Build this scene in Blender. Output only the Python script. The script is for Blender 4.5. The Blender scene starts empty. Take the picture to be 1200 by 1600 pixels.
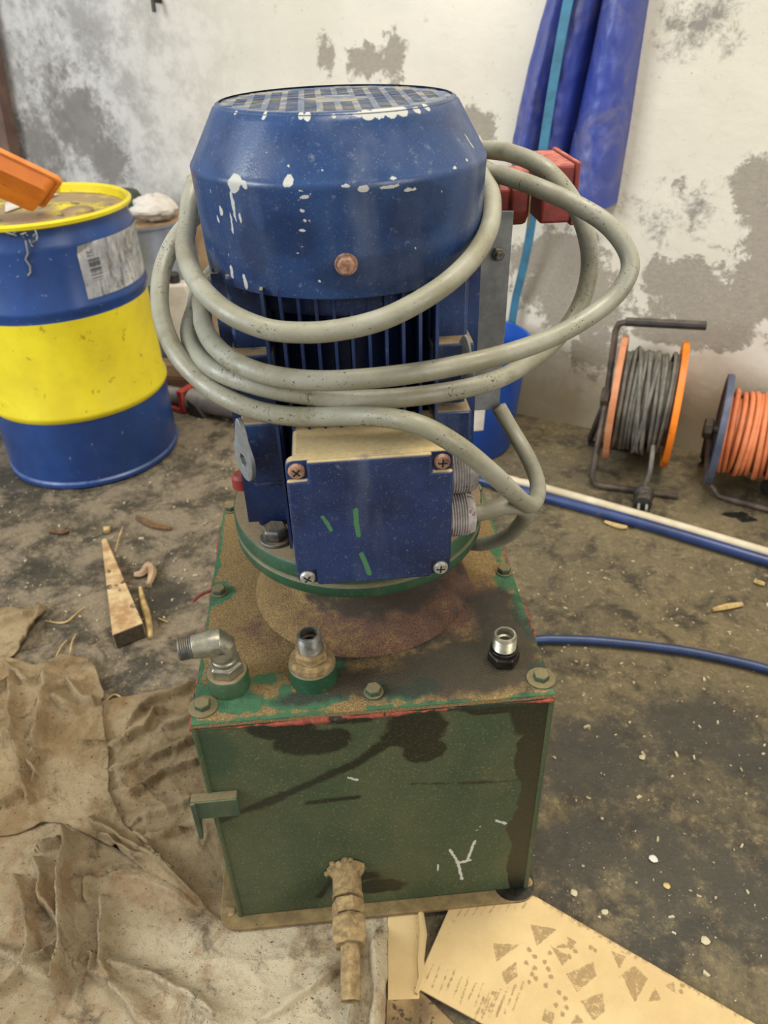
import bpy, math, random
import numpy as np
from mathutils import Matrix, Vector
random.seed(7); rng = np.random.default_rng(7)
S = bpy.context.scene
COL = S.collection
PI = math.pi

# ------------------------------------------------------------------ camera
FPX, PITCH, ROLL, CZ = 1194.8, math.radians(34.302), math.radians(-1.874), 0.8646
CAM = np.array([0., 0., CZ])
_fw = np.array([0., math.cos(PITCH), -math.sin(PITCH)]); _rt = np.array([1., 0, 0]); _up = np.cross(_rt, _fw)
CR = math.cos(ROLL)*_rt + math.sin(ROLL)*_up
CU = -math.sin(ROLL)*_rt + math.cos(ROLL)*_up
CF = _fw
cd = bpy.data.cameras.new('camera'); co = bpy.data.objects.new('camera', cd); COL.objects.link(co)
co.matrix_world = Matrix(((CR[0], CU[0], -CF[0], CAM[0]), (CR[1], CU[1], -CF[1], CAM[1]), (CR[2], CU[2], -CF[2], CAM[2]), (0, 0, 0, 1)))
cd.sensor_fit = 'VERTICAL'; cd.sensor_height = 36; cd.lens = FPX/1600*36; cd.clip_start = .02
cd.dof.use_dof = True; cd.dof.focus_distance = .66; cd.dof.aperture_fstop = 9.0
S.camera = co

# ------------------------------------------------------------------ world and unseen area lights
W = bpy.data.worlds.new('world'); S.world = W; W.use_nodes = True
bg = W.node_tree.nodes['Background']; bg.inputs[0].default_value = (.93, .96, 1, 1); bg.inputs[1].default_value = .46
def area(name, loc, target, sx, sy, power, color):
    l = bpy.data.lights.new(name, 'AREA'); l.shape = 'RECTANGLE'; l.size = sx; l.size_y = sy; l.energy = power; l.color = color
    o = bpy.data.objects.new(name, l); COL.objects.link(o); o.location = loc
    o.rotation_euler = (Vector(target)-Vector(loc)).to_track_quat('-Z', 'Y').to_euler()
    return o
area('assumed_left_daylight', (-2.6, -.1, 1.7), (-.1, .9, .4), 1.4, 1.3, 68, (.9, .96, 1))  # assumed cool daylight from the left
area('assumed_overhead_light', (.5, .75, 2.7), (.35, .95, 0), 1.5, .5, 42, (1, .93, .8))  # assumed warm overhead source: an unseen area light, with no lamp fixture built
area('added_warm_right_light', (1.9, -1.5, 1.6), (.1, .9, .3), 1.6, 1.6, 36, (1, .93, .82))  # added warm area light at the front right
V = S.view_settings; V.view_transform = 'Standard'; V.look = 'None'; V.gamma = 1; V.exposure = .38; V.use_curve_mapping = False

# ------------------------------------------------------------------ geometry of the place
Z0 = -.012                                     # floor level (tank bottom is 0, its foot plate and rags lie below)
def ray(px, py):
    return CF + CR*(px-600)/FPX - CU*(py-800)/FPX
def at_z(px, py, z=Z0):
    d = ray(px, py); return CAM + d*(z-CZ)/d[2]
def at_plane(px, py, P, n):
    d = ray(px, py); P = np.array(P, float); n = np.array(n, float); return CAM + d*((P-CAM) @ n)/(d @ n)
def at_y(px, py, y): return at_plane(px, py, (0, y, 0), (0, 1, 0))
WP = np.array([.328, 1.714, Z0]); WA = math.atan(-.55)
WX = np.array([math.cos(WA), math.sin(WA), 0]); WN = np.array([math.sin(WA), -math.cos(WA), 0])   # WN points into the room
def at_wall(px, py, off=0.): return at_plane(px, py, WP+WN*off, WN)
def wall_uv(px, py, off=0.):
    p = at_wall(px, py, off)-WP; return (p @ WX, p[2])
# power unit frame
TROT = math.radians(3.9); UE = np.array([math.cos(TROT), math.sin(TROT), 0]); UN = np.array([-math.sin(TROT), math.cos(TROT), 0])
UC = np.array([-.0138, .4738, 0]) + UN*.182     # centre of the tank = motor axis
def to_l(P): d = np.asarray(P)-UC; return np.array([d @ UE, d @ UN, d[2]])
def lx(px, py, x): return to_l(at_plane(px, py, UC+UE*x, UE))
def ly(px, py, y): return to_l(at_plane(px, py, UC+UN*y, UN))
def lz(px, py, z): return to_l(at_z(px, py, z))
TW, TD, TH = .3305, .364, .3254
FY = -.182                                      # local y of the tank's front face

# ------------------------------------------------------------------ noise and masks in python
def _h(ix, iy, s):
    n = (ix*374761393 + iy*668265263 + s*1442695041) & 0x7fffffff
    n = ((n ^ (n >> 13))*1274126177) & 0x7fffffff
    return ((n ^ (n >> 16)) & 0xffff)/65535.
def vn(x, y, s=0):
    x = np.asarray(x, float); y = np.asarray(y, float)
    ix = np.floor(x).astype(np.int64); iy = np.floor(y).astype(np.int64); fx = x-ix; fy = y-iy
    fx = fx*fx*(3-2*fx); fy = fy*fy*(3-2*fy)
    a = _h(ix, iy, s); b = _h(ix+1, iy, s); c = _h(ix, iy+1, s); d = _h(ix+1, iy+1, s)
    return (a*(1-fx)+b*fx)*(1-fy)+(c*(1-fx)+d*fx)*fy
def fbm(x, y, s=0, o=4):
    v = 0; a = .5
    for i in range(o): v = v+a*(vn(x, y, s+i)-.5); x = x*2.03; y = y*2.03; a *= .5
    return v
def blobs(u, v, L, warp=0., wf=30.):
    if warp: u = u+warp*fbm(u*wf, v*wf, 11); v = v+warp*fbm(u*wf, v*wf, 23)
    f = np.zeros_like(u)
    for b in L:
        cu, cv, ru, rv = b[:4]; rot = b[4] if len(b) > 4 else 0; g = b[5] if len(b) > 5 else 1
        du = u-cu; dv = v-cv; c, s = math.cos(rot), math.sin(rot)
        d = np.hypot((du*c+dv*s)/ru, (-du*s+dv*c)/rv)
        f = np.maximum(f, g*np.clip(1-d*.5, 0, 1))          # .5 on the outline
    return f
def seg_dist(u, v, pts):
    best = np.full_like(u, 9.)
    for (x0, y0), (x1, y1) in zip(pts[:-1], pts[1:]):
        dx, dy = x1-x0, y1-y0; t = np.clip(((u-x0)*dx+(v-y0)*dy)/(dx*dx+dy*dy+1e-12), 0, 1)
        best = np.minimum(best, np.hypot(u-x0-t*dx, v-y0-t*dy))
    return best
def strokes(u, v, L):                                       # (points, half width[, gain])
    f = np.zeros_like(u)
    for s in L: f = np.maximum(f, (s[2] if len(s) > 2 else 1)*np.clip(1-seg_dist(u, v, s[0])/s[1]*.5, 0, 1))
    return f

# ------------------------------------------------------------------ materials
def c8(r, g, b):
    f = lambda x: ((x/255+.055)/1.055)**2.4 if x/255 > .04045 else x/255/12.92
    return (f(r), f(g), f(b), 1)
class NT:
    def __init__(s, name):
        s.m = bpy.data.materials.new(name); s.m.use_nodes = True; s.t = s.m.node_tree; s.b = s.t.nodes['Principled BSDF']; s._tc = None
    def n(s, k): return s.t.nodes.new(k)
    def put(s, sock, v):
        if isinstance(v, bpy.types.NodeSocket): s.t.links.new(v, sock)
        else: sock.default_value = v
    @property
    def tc(s):
        if not s._tc: s._tc = s.n('ShaderNodeTexCoord')
        return s._tc.outputs['Object']
    def map(s, scale=(1, 1, 1), rot=(0, 0, 0), loc=(0, 0, 0)):
        m = s.n('ShaderNodeMapping'); s.t.links.new(s.tc, m.inputs[0]); m.inputs['Scale'].default_value = scale; m.inputs['Rotation'].default_value = rot; m.inputs['Location'].default_value = loc
        return m.outputs[0]
    def noise(s, sc, det=4, ro=.6, dist=0, vec=None):
        x = s.n('ShaderNodeTexNoise'); s.t.links.new(vec or s.tc, x.inputs['Vector'])
        x.inputs['Scale'].default_value = sc; x.inputs['Detail'].default_value = det; x.inputs['Roughness'].default_value = ro; x.inputs['Distortion'].default_value = dist
        return x.outputs[0]
    def vor(s, sc, vec=None, out=0, feat='F1'):
        x = s.n('ShaderNodeTexVoronoi'); x.feature = feat; s.t.links.new(vec or s.tc, x.inputs['Vector']); x.inputs['Scale'].default_value = sc
        return x.outputs[out]
    def math(s, op, a, b=0., cl=False):
        x = s.n('ShaderNodeMath'); x.operation = op; x.use_clamp = cl; s.put(x.inputs[0], a); s.put(x.inputs[1], b); return x.outputs[0]
    def mr(s, f, a, b, c=0., d=1., smooth=True):
        x = s.n('ShaderNodeMapRange'); x.interpolation_type = 'SMOOTHSTEP' if smooth else 'LINEAR'; s.put(x.inputs[0], f)
        for i, v in enumerate((a, b, c, d)): s.put(x.inputs[i+1], v)
        return x.outputs[0]
    def mix(s, f, a, b, mode='MIX'):
        x = s.n('ShaderNodeMix'); x.data_type = 'RGBA'; x.blend_type = mode; s.put(x.inputs[0], f); s.put(x.inputs[6], a); s.put(x.inputs[7], b); return x.outputs[2]
    def attr(s, name):
        x = s.n('ShaderNodeAttribute'); x.attribute_name = name; return x.outputs['Fac']
    def up(s):
        g = s.n('ShaderNodeNewGeometry'); x = s.n('ShaderNodeSeparateXYZ'); s.t.links.new(g.outputs['Normal'], x.inputs[0]); return x.outputs[2]
    def xyz(s, i):
        x = s.n('ShaderNodeSeparateXYZ'); s.t.links.new(s.tc, x.inputs[0]); return x.outputs[i]
    def out(s, col, rough=.5, metal=0., bump=None, bs=.5, bd=.002, spec=None):
        s.put(s.b.inputs['Base Color'], col); s.put(s.b.inputs['Roughness'], rough); s.put(s.b.inputs['Metallic'], metal)
        if spec is not None: s.b.inputs['Specular IOR Level'].default_value = spec
        if bump is not None:
            x = s.n('ShaderNodeBump'); x.inputs['Strength'].default_value = bs; x.inputs['Distance'].default_value = bd; s.put(x.inputs['Height'], bump); s.t.links.new(x.outputs[0], s.b.inputs['Normal'])
        return s.m
M = {}
DUST = c8(168, 146, 108); DUSTR = c8(120, 84, 62)

def paint(name, base, dark, dust=.5, rough=.38, dustcol=DUST, chip=None, chipcol=c8(170, 170, 165), wet=False, dlo=.55, haze=c8(140, 146, 152)):
    n = NT(name)
    col = n.mix(n.mr(n.noise(14, 5), .35, .65), base, dark)
    col = n.mix(n.math('MULTIPLY', n.mr(n.noise(900, 2, .5), .66, .75), .4), col, c8(165, 168, 168))
    col = n.mix(n.math('MULTIPLY', n.mr(n.noise(420, 6, .85, 0, n.map((1, 1, .5))), .62, .72), .3), col, haze)           # dust specks
    streak = n.noise(22, 4, .6, 0, n.map((1, 1, .18)))
    col = n.mix(n.math('MULTIPLY', n.mr(streak, .5, .78), .22), col, haze)
    col = n.mix(n.math('MULTIPLY', n.mr(n.noise(130, 6, .8), .57, .72), .45), col, haze)
    col = n.mix(n.math('MULTIPLY', n.mr(n.noise(8, 5, .7, .6, n.map(loc=(2, 1, 4))), .5, .7), .35), col, (dark[0]*.55, dark[1]*.55, dark[2]*.55, 1))
    r = n.mr(n.noise(30, 4), .3, .7, rough-.08, rough+.17)
    if wet: col = n.mix(n.math('MULTIPLY', n.mr(n.math('ADD', n.attr('wet'), n.math('MULTIPLY', n.math('SUBTRACT', n.noise(60, 4), .5), .5)), .34, .56), .5), col, (dark[0]*.5, dark[1]*.5, dark[2]*.5, 1))
    if chip:
        f = n.mr(n.math('ADD', n.attr(chip), n.math('MULTIPLY', n.math('SUBTRACT', n.noise(160, 3, .7), .5), .5)), .5, .54)
        col = n.mix(f, col, chipcol); r = n.mix(f, r, (.75,)*3+(1,))
    if dust:
        d = n.math('MULTIPLY', n.mr(n.up(), dlo, .95), n.mr(n.noise(45, 5, .65), .5-dust*.45, .62-dust*.3))
        dn = n.mix(n.noise(220, 4, .7), dustcol, (dustcol[0]*.5, dustcol[1]*.48, dustcol[2]*.46, 1))
        col = n.mix(d, col, dn); r = n.mix(d, r, (.95,)*3+(1,))
    return n.out(col, r, 0, n.noise(500, 3), .12, .001)
BLUE, BLUED = c8(32, 56, 100), c8(20, 36, 74)
M['blue'] = paint('motor_blue_paint', BLUE, BLUED, .62)
M['blue_cover'] = paint('fan_cover_blue_paint', c8(34, 62, 104), c8(26, 49, 88), .0, .3, chip='chip', chipcol=c8(172, 171, 163), wet=True)
M['blue_box'] = paint('terminal_box_blue_paint', c8(29, 48, 90), c8(18, 32, 66), .72, .5, c8(205, 182, 132), chip='chip', chipcol=c8(62, 112, 72), dlo=.35)
M['grille'] = paint('grille_worn_paint', c8(78, 92, 116), c8(50, 66, 98), .1, .45, c8(150, 144, 126))
M['dark'] = NT('dark_inside').out(c8(14, 15, 20), .8)
M['green'] = paint('green_paint', c8(40, 82, 54), c8(30, 62, 42), .9, .42, c8(160, 140, 106), haze=c8(122, 116, 88))
M['greendirty'] = paint('dirty_green_paint', c8(62, 80, 56), c8(46, 62, 44), .55, .6, c8(124, 112, 78), haze=c8(112, 104, 76))

def m_lid():
    n = NT('lid_dusty_green'); nz = n.math('SUBTRACT', n.noise(42, 6, .7), .5); fine = n.noise(700, 3, .7)
    gran = n.mr(n.noise(640, 3, .7), .25, .75); sand = n.mix(gran, c8(92, 72, 40), c8(170, 140, 88)); red = n.mix(gran, c8(72, 48, 36), c8(132, 96, 76))
    gr = n.mix(n.noise(120, 4), c8(36, 76, 48), c8(84, 130, 90))
    blk = n.mix(n.noise(260, 5, .75), c8(12, 14, 10), c8(58, 52, 36))
    col = n.mix(n.mr(n.math('ADD', n.attr('red'), n.math('MULTIPLY', nz, 1.6)), .25, .75), sand, red)
    g = n.mr(n.math('ADD', n.attr('green'), n.math('MULTIPLY', nz, 1.1)), .44, .56); col = n.mix(g, col, gr)
    o = n.mr(n.math('ADD', n.attr('oil'), n.math('MULTIPLY', nz, 1.0)), .2, .52); col = n.mix(n.math('MULTIPLY', o, .88), col, blk)  # oil, plus the flange's shadow painted on the bell housing neck
    r = n.mix(o, (.9,)*3+(1,), (.5,)*3+(1,))
    return n.out(col, r, 0, n.math('ADD', n.math('MULTIPLY', gran, .8), n.noise(120, 4)), .7, .0022)
M['lid'] = m_lid()
def m_face():
    n = NT('tank_face_green'); nz = n.math('SUBTRACT', n.noise(34, 6, .7), .5)
    spk = n.mr(n.noise(430, 3, .7), .56, .68); fine = n.noise(800, 3)
    base = n.mix(n.mr(n.noise(9, 4), .3, .7), c8(40, 62, 38), c8(56, 72, 44))
    base = n.mix(n.math('MULTIPLY', n.mr(n.noise(18, 5, .6, 0, n.map((1, 1, .6))), .4, .65), .6), base, c8(78, 82, 52))
    base = n.mix(n.math('MULTIPLY', fine, .35), base, c8(88, 84, 54))
    base = n.mix(n.math('MULTIPLY', spk, .42), base, c8(140, 136, 94))
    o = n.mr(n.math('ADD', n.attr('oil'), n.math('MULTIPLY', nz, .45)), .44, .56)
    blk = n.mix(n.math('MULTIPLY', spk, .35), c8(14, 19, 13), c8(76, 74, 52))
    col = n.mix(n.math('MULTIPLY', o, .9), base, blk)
    cl = n.mr(n.math('ADD', n.attr('clean'), n.math('MULTIPLY', nz, .7)), .42, .7); col = n.mix(n.math('MULTIPLY', cl, .6), col, c8(34, 62, 40))
    wsp = n.mr(n.math('ADD', n.attr('splat'), n.math('MULTIPLY', n.math('SUBTRACT', n.noise(240, 4, .7), .5), 1.1)), .5, .6); col = n.mix(wsp, col, c8(188, 188, 178))
    return n.out(col, n.mix(o, (.72,)*3+(1,), (.42,)*3+(1,)), 0, n.math('ADD', n.math('MULTIPLY', spk, .5), n.noise(200, 4)), .35, .0012)
M['face'] = m_face()
def m_plain(name, a, b, sc=40, rough=.6, metal=0., bump=.2, bd=.001, dust=None, speck=None, spec=None):
    n = NT(name); col = n.mix(n.mr(n.noise(sc, 5, .65), .32, .68), a, b)
    if speck: col = n.mix(n.mr(n.noise(speck[1], 3, .7), speck[2], speck[2]+.06), col, speck[0])
    r = rough
    if dust:
        d = n.math('MULTIPLY', n.mr(n.up(), .4, .95), n.mr(n.noise(60, 4, .7), .38, .58)); d = n.math('MULTIPLY', d, dust[1]); col = n.mix(d, col, dust[0]); r = n.mix(d, (rough,)*3+(1,), (.95,)*3+(1,))
    return n.out(col, r, metal, n.noise(sc*5, 4), bump, bd, spec)
M['zinc'] = m_plain('zinc_steel', c8(178, 172, 150), c8(128, 124, 108), 60, .38, .75)
M['steel'] = m_plain('dull_steel', c8(118, 118, 112), c8(70, 68, 62), 80, .45, .6, dust=(c8(150, 130, 96), .7))
M['plate'] = m_plain('galvanised_sheet', c8(140, 142, 140), c8(112, 114, 114), 50, .5, .3)
M['oilysteel'] = m_plain('oily_steel', c8(50, 46, 38), c8(20, 19, 16), 90, .35, .5)
M['rusty'] = m_plain('rusty_screw', c8(164, 128, 104), c8(112, 76, 56), 200, .75, .1)
M['screw'] = m_plain('screw_steel', c8(190, 188, 178), c8(140, 132, 118), 200, .45, .5)
M['sandmetal'] = m_plain('dust_caked_metal', c8(158, 134, 92), c8(112, 92, 60), 120, .95, 0, .5, .002, speck=(c8(48, 58, 44), 90, .66))
M['foot'] = m_plain('dust_caked_plate', c8(132, 112, 72), c8(104, 86, 54), 60, .95, 0, .4, .0015, speck=(c8(60, 66, 44), 70, .66))
M['seal'] = m_plain('red_sealant', c8(150, 70, 50), c8(104, 48, 36), 150, .85, 0, .5, .002, speck=(c8(30, 30, 24), 36, .55))
M['redplastic'] = m_plain('red_plastic', c8(140, 56, 46), c8(112, 42, 36), 60, .6, dust=(c8(190, 116, 98), .7))
M['gland'] = m_plain('dusty_grey_plastic', c8(168, 164, 158), c8(140, 130, 126), 90, .8, 0, .3, speck=(c8(110, 92, 88), 70, .58))
def m_cable():
    n = NT('grey_cable_sheath')
    col = n.mix(n.mr(n.noise(11, 5), .35, .68), c8(150, 148, 132), c8(122, 118, 96))
    col = n.mix(n.math('MULTIPLY', n.mr(n.noise(20, 5, .7), .54, .72), .55), col, c8(100, 92, 58))
    col = n.mix(n.mr(n.math('ADD', n.noise(420, 3, .7), n.math('MULTIPLY', n.noise(24, 3), .45)), .86, .94), col, c8(46, 42, 30))
    return n.out(col, n.mr(n.noise(50, 4), .3, .7, .32, .6), 0, n.noise(300, 4), .25, .001)
M['cable'] = m_cable()

def m_floor():
    n = NT('dirty_concrete_floor')
    big = n.noise(2.6, 6, .62); mid = n.noise(13, 8, .72, .4); fine = n.noise(190, 5, .75); grit = n.noise(60, 6, .8)
    base = n.mix(n.mr(big, .35, .65), c8(94, 85, 63), c8(114, 101, 72))
    base = n.mix(n.math('MULTIPLY', n.attr('cool'), .8), base, c8(126, 112, 93))
    base = n.mix(n.mr(n.math('ADD', mid, n.math('MULTIPLY', n.attr('mott'), .06)), .47, .66), base, c8(58, 51, 38))
    base = n.mix(n.math('MULTIPLY', n.mr(grit, .5, .68), .6), base, c8(150, 132, 98))
    o = n.mr(n.math('ADD', n.attr('oil'), n.math('MULTIPLY', n.math('SUBTRACT', n.noise(38, 10, .82), .5), 1.8)), .4, .72); base = n.mix(n.math('MULTIPLY', o, .8), base, c8(38, 36, 27))  # oil stains, plus the shade painted over the lower right
    sp = n.mr(n.math('ADD', n.attr('spill'), n.math('MULTIPLY', n.math('SUBTRACT', n.noise(40, 4), .5), .4)), .48, .54); base = n.mix(sp, base, c8(10, 10, 10))
    base = n.mix(n.math('MULTIPLY', n.mr(fine, .42, .75), .5), base, c8(52, 45, 36))
    base = n.mix(n.mr(n.noise(330, 2, .5), .71, .75), base, c8(168, 152, 122))
    w = n.mr(n.math('ADD', n.noise(75, 4, .75), n.math('MULTIPLY', n.attr('cool'), .05)), .70, .74); base = n.mix(n.math('MULTIPLY', w, .6), base, c8(184, 172, 148))
    r = n.mix(n.math('MAXIMUM', o, sp), (.88,)*3+(1,), (.5,)*3+(1,))
    return n.out(base, r, 0, n.math('ADD', n.math('MULTIPLY', fine, .5), grit), .5, .004)
M['floor'] = m_floor()
def m_wall():
    n = NT('peeling_limewashed_wall')
    col = n.mix(n.mr(n.noise(1.6, 5), .35, .65), c8(214, 207, 192), c8(200, 193, 176))
    col = n.mix(n.attr('grey'), col, n.mix(n.mr(n.noise(9, 7, .75), .4, .62), c8(190, 187, 182), c8(150, 147, 143)))
    col = n.mix(n.math('MULTIPLY', n.mr(n.noise(26, 7, .75), .58, .72), .4), col, c8(140, 134, 122))
    mould = n.mr(n.math('ADD', n.attr('mould'), n.math('MULTIPLY', n.math('SUBTRACT', n.noise(24, 8, .8, .3), .5), 1.6)), .42, .75); col = n.mix(n.math('MULTIPLY', mould, .8), col, c8(104, 98, 92))
    nz = n.math('SUBTRACT', n.noise(15, 10, .8, .2), .5)
    p = n.mr(n.math('ADD', n.attr('patch'), n.math('MULTIPLY', nz, 1.9)), .48, .58)
    pl = n.mix(n.noise(110, 6, .8), c8(128, 119, 104), c8(178, 168, 152)); col = n.mix(n.math('MULTIPLY', p, .9), col, pl)
    d = n.mr(n.math('ADD', n.attr('damp'), n.math('MULTIPLY', nz, .7)), .25, .85); col = n.mix(n.math('MULTIPLY', d, .75), col, n.mix(n.noise(18, 5), c8(168, 148, 106), c8(124, 114, 84)))
    col = n.mix(n.mr(n.noise(140, 3, .6), .7, .76), col, c8(120, 110, 92))
    h = n.math('ADD', n.math('MULTIPLY', p, -1.2), n.math('ADD', n.math('MULTIPLY', n.math('MULTIPLY', n.noise(130, 6, .8), p), 1.5), n.math('MULTIPLY', n.noise(60, 5), .3)))
    return n.out(col, .92, 0, h, .6, .005)
M['wall'] = m_wall()
def m_rag(name, a, b, stain, dirt, pale):
    n = NT(name)
    col = n.mix(n.mr(n.noise(9, 6, .65), .35, .65), a, b)
    col = n.mix(n.mr(n.math('ADD', n.attr('pale'), n.math('SUBTRACT', n.noise(7, 6, .7), .5)), .3, .8), col, pale)
    col = n.mix(n.math('MULTIPLY', n.mr(n.noise(13, 6, .7, .5), .47, .63), .7), col, stain)
    col = n.mix(n.math('MULTIPLY', n.mr(n.noise(20, 7, .75, .6, n.map(loc=(3, 5, 1))), .52, .68), .8), col, dirt)
    col = n.mix(n.math('MULTIPLY', n.mr(n.noise(120, 6, .85), .52, .7), .4), col, c8(92, 74, 52))
    col = n.mix(n.mr(n.noise(260, 3, .7), .63, .68), col, c8(58, 46, 33))
    col = n.mix(n.math('MULTIPLY', n.noise(650, 2), .25), col, c8(110, 94, 70))
    return n.out(col, .97, 0, n.math('ADD', n.math('MULTIPLY', n.noise(900, 2, .5), .5), n.math('MULTIPLY', n.noise(90, 7, .8), 1.6)), .9, .005, .1)
M['rag'] = m_rag('filthy_felt', c8(186, 164, 128), c8(160, 138, 104), c8(146, 116, 78), c8(98, 84, 64), c8(196, 178, 144))
M['rag2'] = m_rag('stained_pale_felt', c8(196, 176, 142), c8(170, 150, 116), c8(162, 128, 92), c8(98, 86, 70), c8(226, 210, 176))
def m_card():
    n = NT('cardboard')
    col = n.mix(n.mr(n.noise(12, 4), .3, .7), c8(204, 178, 128), c8(188, 161, 112))
    col = n.mix(n.math('MULTIPLY', n.noise(260, 3), .25), col, c8(160, 132, 90))
    f = n.mr(n.math('ADD', n.attr('dirt'), n.math('MULTIPLY', n.math('SUBTRACT', n.noise(170, 6, .85), .5), 1.7)), .42, .66)
    col = n.mix(n.math('MULTIPLY', f, .75), col, n.mix(n.noise(320, 4, .8), c8(92, 70, 42), c8(156, 128, 84)))
    col = n.mix(n.math('MULTIPLY', n.mr(n.noise(45, 6, .8), .62, .7), .4), col, c8(120, 96, 58))
    return n.out(col, .9, 0, n.noise(90, 4), .15, .001)
M['card'] = m_card()
M['carddark'] = m_plain('dirty_cardboard', c8(150, 124, 84), c8(96, 78, 52), 22, .92, speck=(c8(70, 58, 40), 60, .6))
M['wood'] = m_plain('raw_wood', c8(192, 168, 124), c8(150, 112, 72), 30, .85, speck=(c8(74, 58, 42), 26, .6))
M['woodend'] = m_plain('grey_end_grain', c8(96, 84, 66), c8(70, 60, 46), 140, .9, bump=.5)
M['straw'] = m_plain('straw', c8(196, 170, 112), c8(150, 122, 76), 60, .85)
M['bark'] = m_plain('bark', c8(120, 84, 48), c8(80, 56, 34), 80, .9)
M['grit'] = m_plain('chalk_grit', c8(190, 180, 150), c8(150, 138, 108), 9, .9)
M['drumblue'] = m_plain('drum_blue', c8(38, 70, 128), c8(30, 56, 106), 7, .3, dust=(c8(120, 126, 140), .4), speck=(c8(110, 122, 150), 110, .66))
M['drumyellow'] = m_plain('drum_yellow', c8(222, 204, 38), c8(204, 184, 32), 8, .35, speck=(c8(170, 150, 24), 36, .64))
def m_drumlid():
    n = NT('grimy_drum_lid'); col = n.mix(n.mr(n.noise(9, 6, .7), .36, .54), c8(222, 204, 40), c8(150, 128, 96))
    col = n.mix(n.mr(n.noise(26, 6, .75), .54, .66), col, c8(92, 76, 60)); return n.out(col, .6, 0, n.noise(80, 4), .2)
M['drumlid'] = m_drumlid()
def m_label():
    n = NT('weathered_label'); x, y, z = n.xyz(0), n.xyz(1), n.attr('lv'); u = n.attr('lu')
    col = n.mix(n.mr(n.noise(18, 6, .7), .35, .65), c8(196, 196, 190), c8(150, 152, 158))
    col = n.mix(n.mr(n.noise(60, 6, .8, 0, n.map((1, 1, .15))), .52, .62), col, c8(112, 106, 98))
    col = n.mix(n.math('MULTIPLY', n.attr('grime'), .75), col, c8(80, 72, 62))
    col = n.mix(n.math('MULTIPLY', n.attr('ink'), .8), col, c8(40, 40, 44))
    return n.out(col, .8)
M['label'] = m_label()
M['orange'] = m_plain('orange_plastic', c8(214, 126, 26), c8(186, 98, 18), 8, .5, speck=(c8(130, 76, 26), 40, .64))
M['orangelip'] = m_plain('sunbleached_orange', c8(226, 142, 66), c8(206, 118, 46), 20, .6)
def m_tarp():
    n = NT('blue_tarpaulin'); col = n.mix(n.mr(n.noise(6, 6, .65), .35, .65), c8(50, 66, 146), c8(66, 76, 136))
    col = n.mix(n.math('MULTIPLY', n.mr(n.noise(9, 6, .7, 1), .48, .66), .6), col, c8(104, 102, 130))
    return n.out(col, .45, 0, n.noise(30, 5), .3, .004)
M['tarp'] = m_tarp()
M['teal'] = m_plain('teal_webbing', c8(58, 118, 146), c8(52, 96, 118), 30, .6)
M['bin'] = m_plain('blue_plastic', c8(30, 80, 170), c8(24, 66, 146), 6, .35)
M['white'] = m_plain('white_paper', c8(214, 206, 196), c8(190, 182, 170), 20, .85)
M['pot'] = m_plain('brushed_aluminium', c8(170, 176, 190), c8(140, 146, 160), 5, .38, .7)
M['plywood'] = m_plain('beige_board', c8(176, 150, 116), c8(140, 112, 84), 20, .85)
M['redwood'] = m_plain('brown_timber', c8(112, 76, 58), c8(84, 56, 44), 16, .8)
M['postwood'] = m_plain('grey_brown_timber', c8(112, 88, 76), c8(88, 68, 60), 14, .85)
M['reel'] = m_plain('worn_orange_plastic', c8(196, 134, 94), c8(172, 106, 66), 14, .6)
M['reelbright'] = m_plain('orange_flange', c8(232, 128, 22), c8(206, 104, 16), 12, .5, speck=(c8(120, 76, 30), 80, .64))
M['black'] = m_plain('black_rubber', c8(50, 46, 42), c8(30, 28, 26), 40, .6, dust=(c8(110, 96, 80), .5))
M['frame'] = m_plain('rusty_black_tube', c8(62, 54, 46), c8(104, 90, 78), 24, .55, .3)
M['reelcable'] = m_plain('grey_rubber_cable', c8(118, 113, 102), c8(80, 77, 70), 24, .65)
M['orangecable'] = m_plain('orange_cable', c8(214, 128, 82), c8(188, 104, 62), 20, .55)
M['greydisc'] = m_plain('blue_grey_steel', c8(86, 92, 112), c8(60, 66, 82), 16, .5, .2)
M['bluepipe'] = m_plain('blue_pipe', c8(46, 64, 112), c8(34, 48, 86), 14, .35, speck=(c8(86, 84, 46), 24, .66))
M['bluehose'] = m_plain('blue_hose', c8(40, 62, 104), c8(28, 46, 80), 20, .4)
M['whitepipe'] = m_plain('flaking_white_pipe', c8(206, 196, 168), c8(176, 160, 130), 10, .6, speck=(c8(112, 74, 58), 9, .6))
M['tool'] = m_plain('grey_tool_metal', c8(170, 164, 158), c8(120, 116, 112), 12, .4, .5)
M['toolred'] = m_plain('red_tool_plastic', c8(170, 58, 44), c8(130, 44, 36), 20, .55)
M['darkgreen'] = m_plain('dark_green_plastic', c8(66, 76, 56), c8(48, 58, 44), 20, .6)

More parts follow.
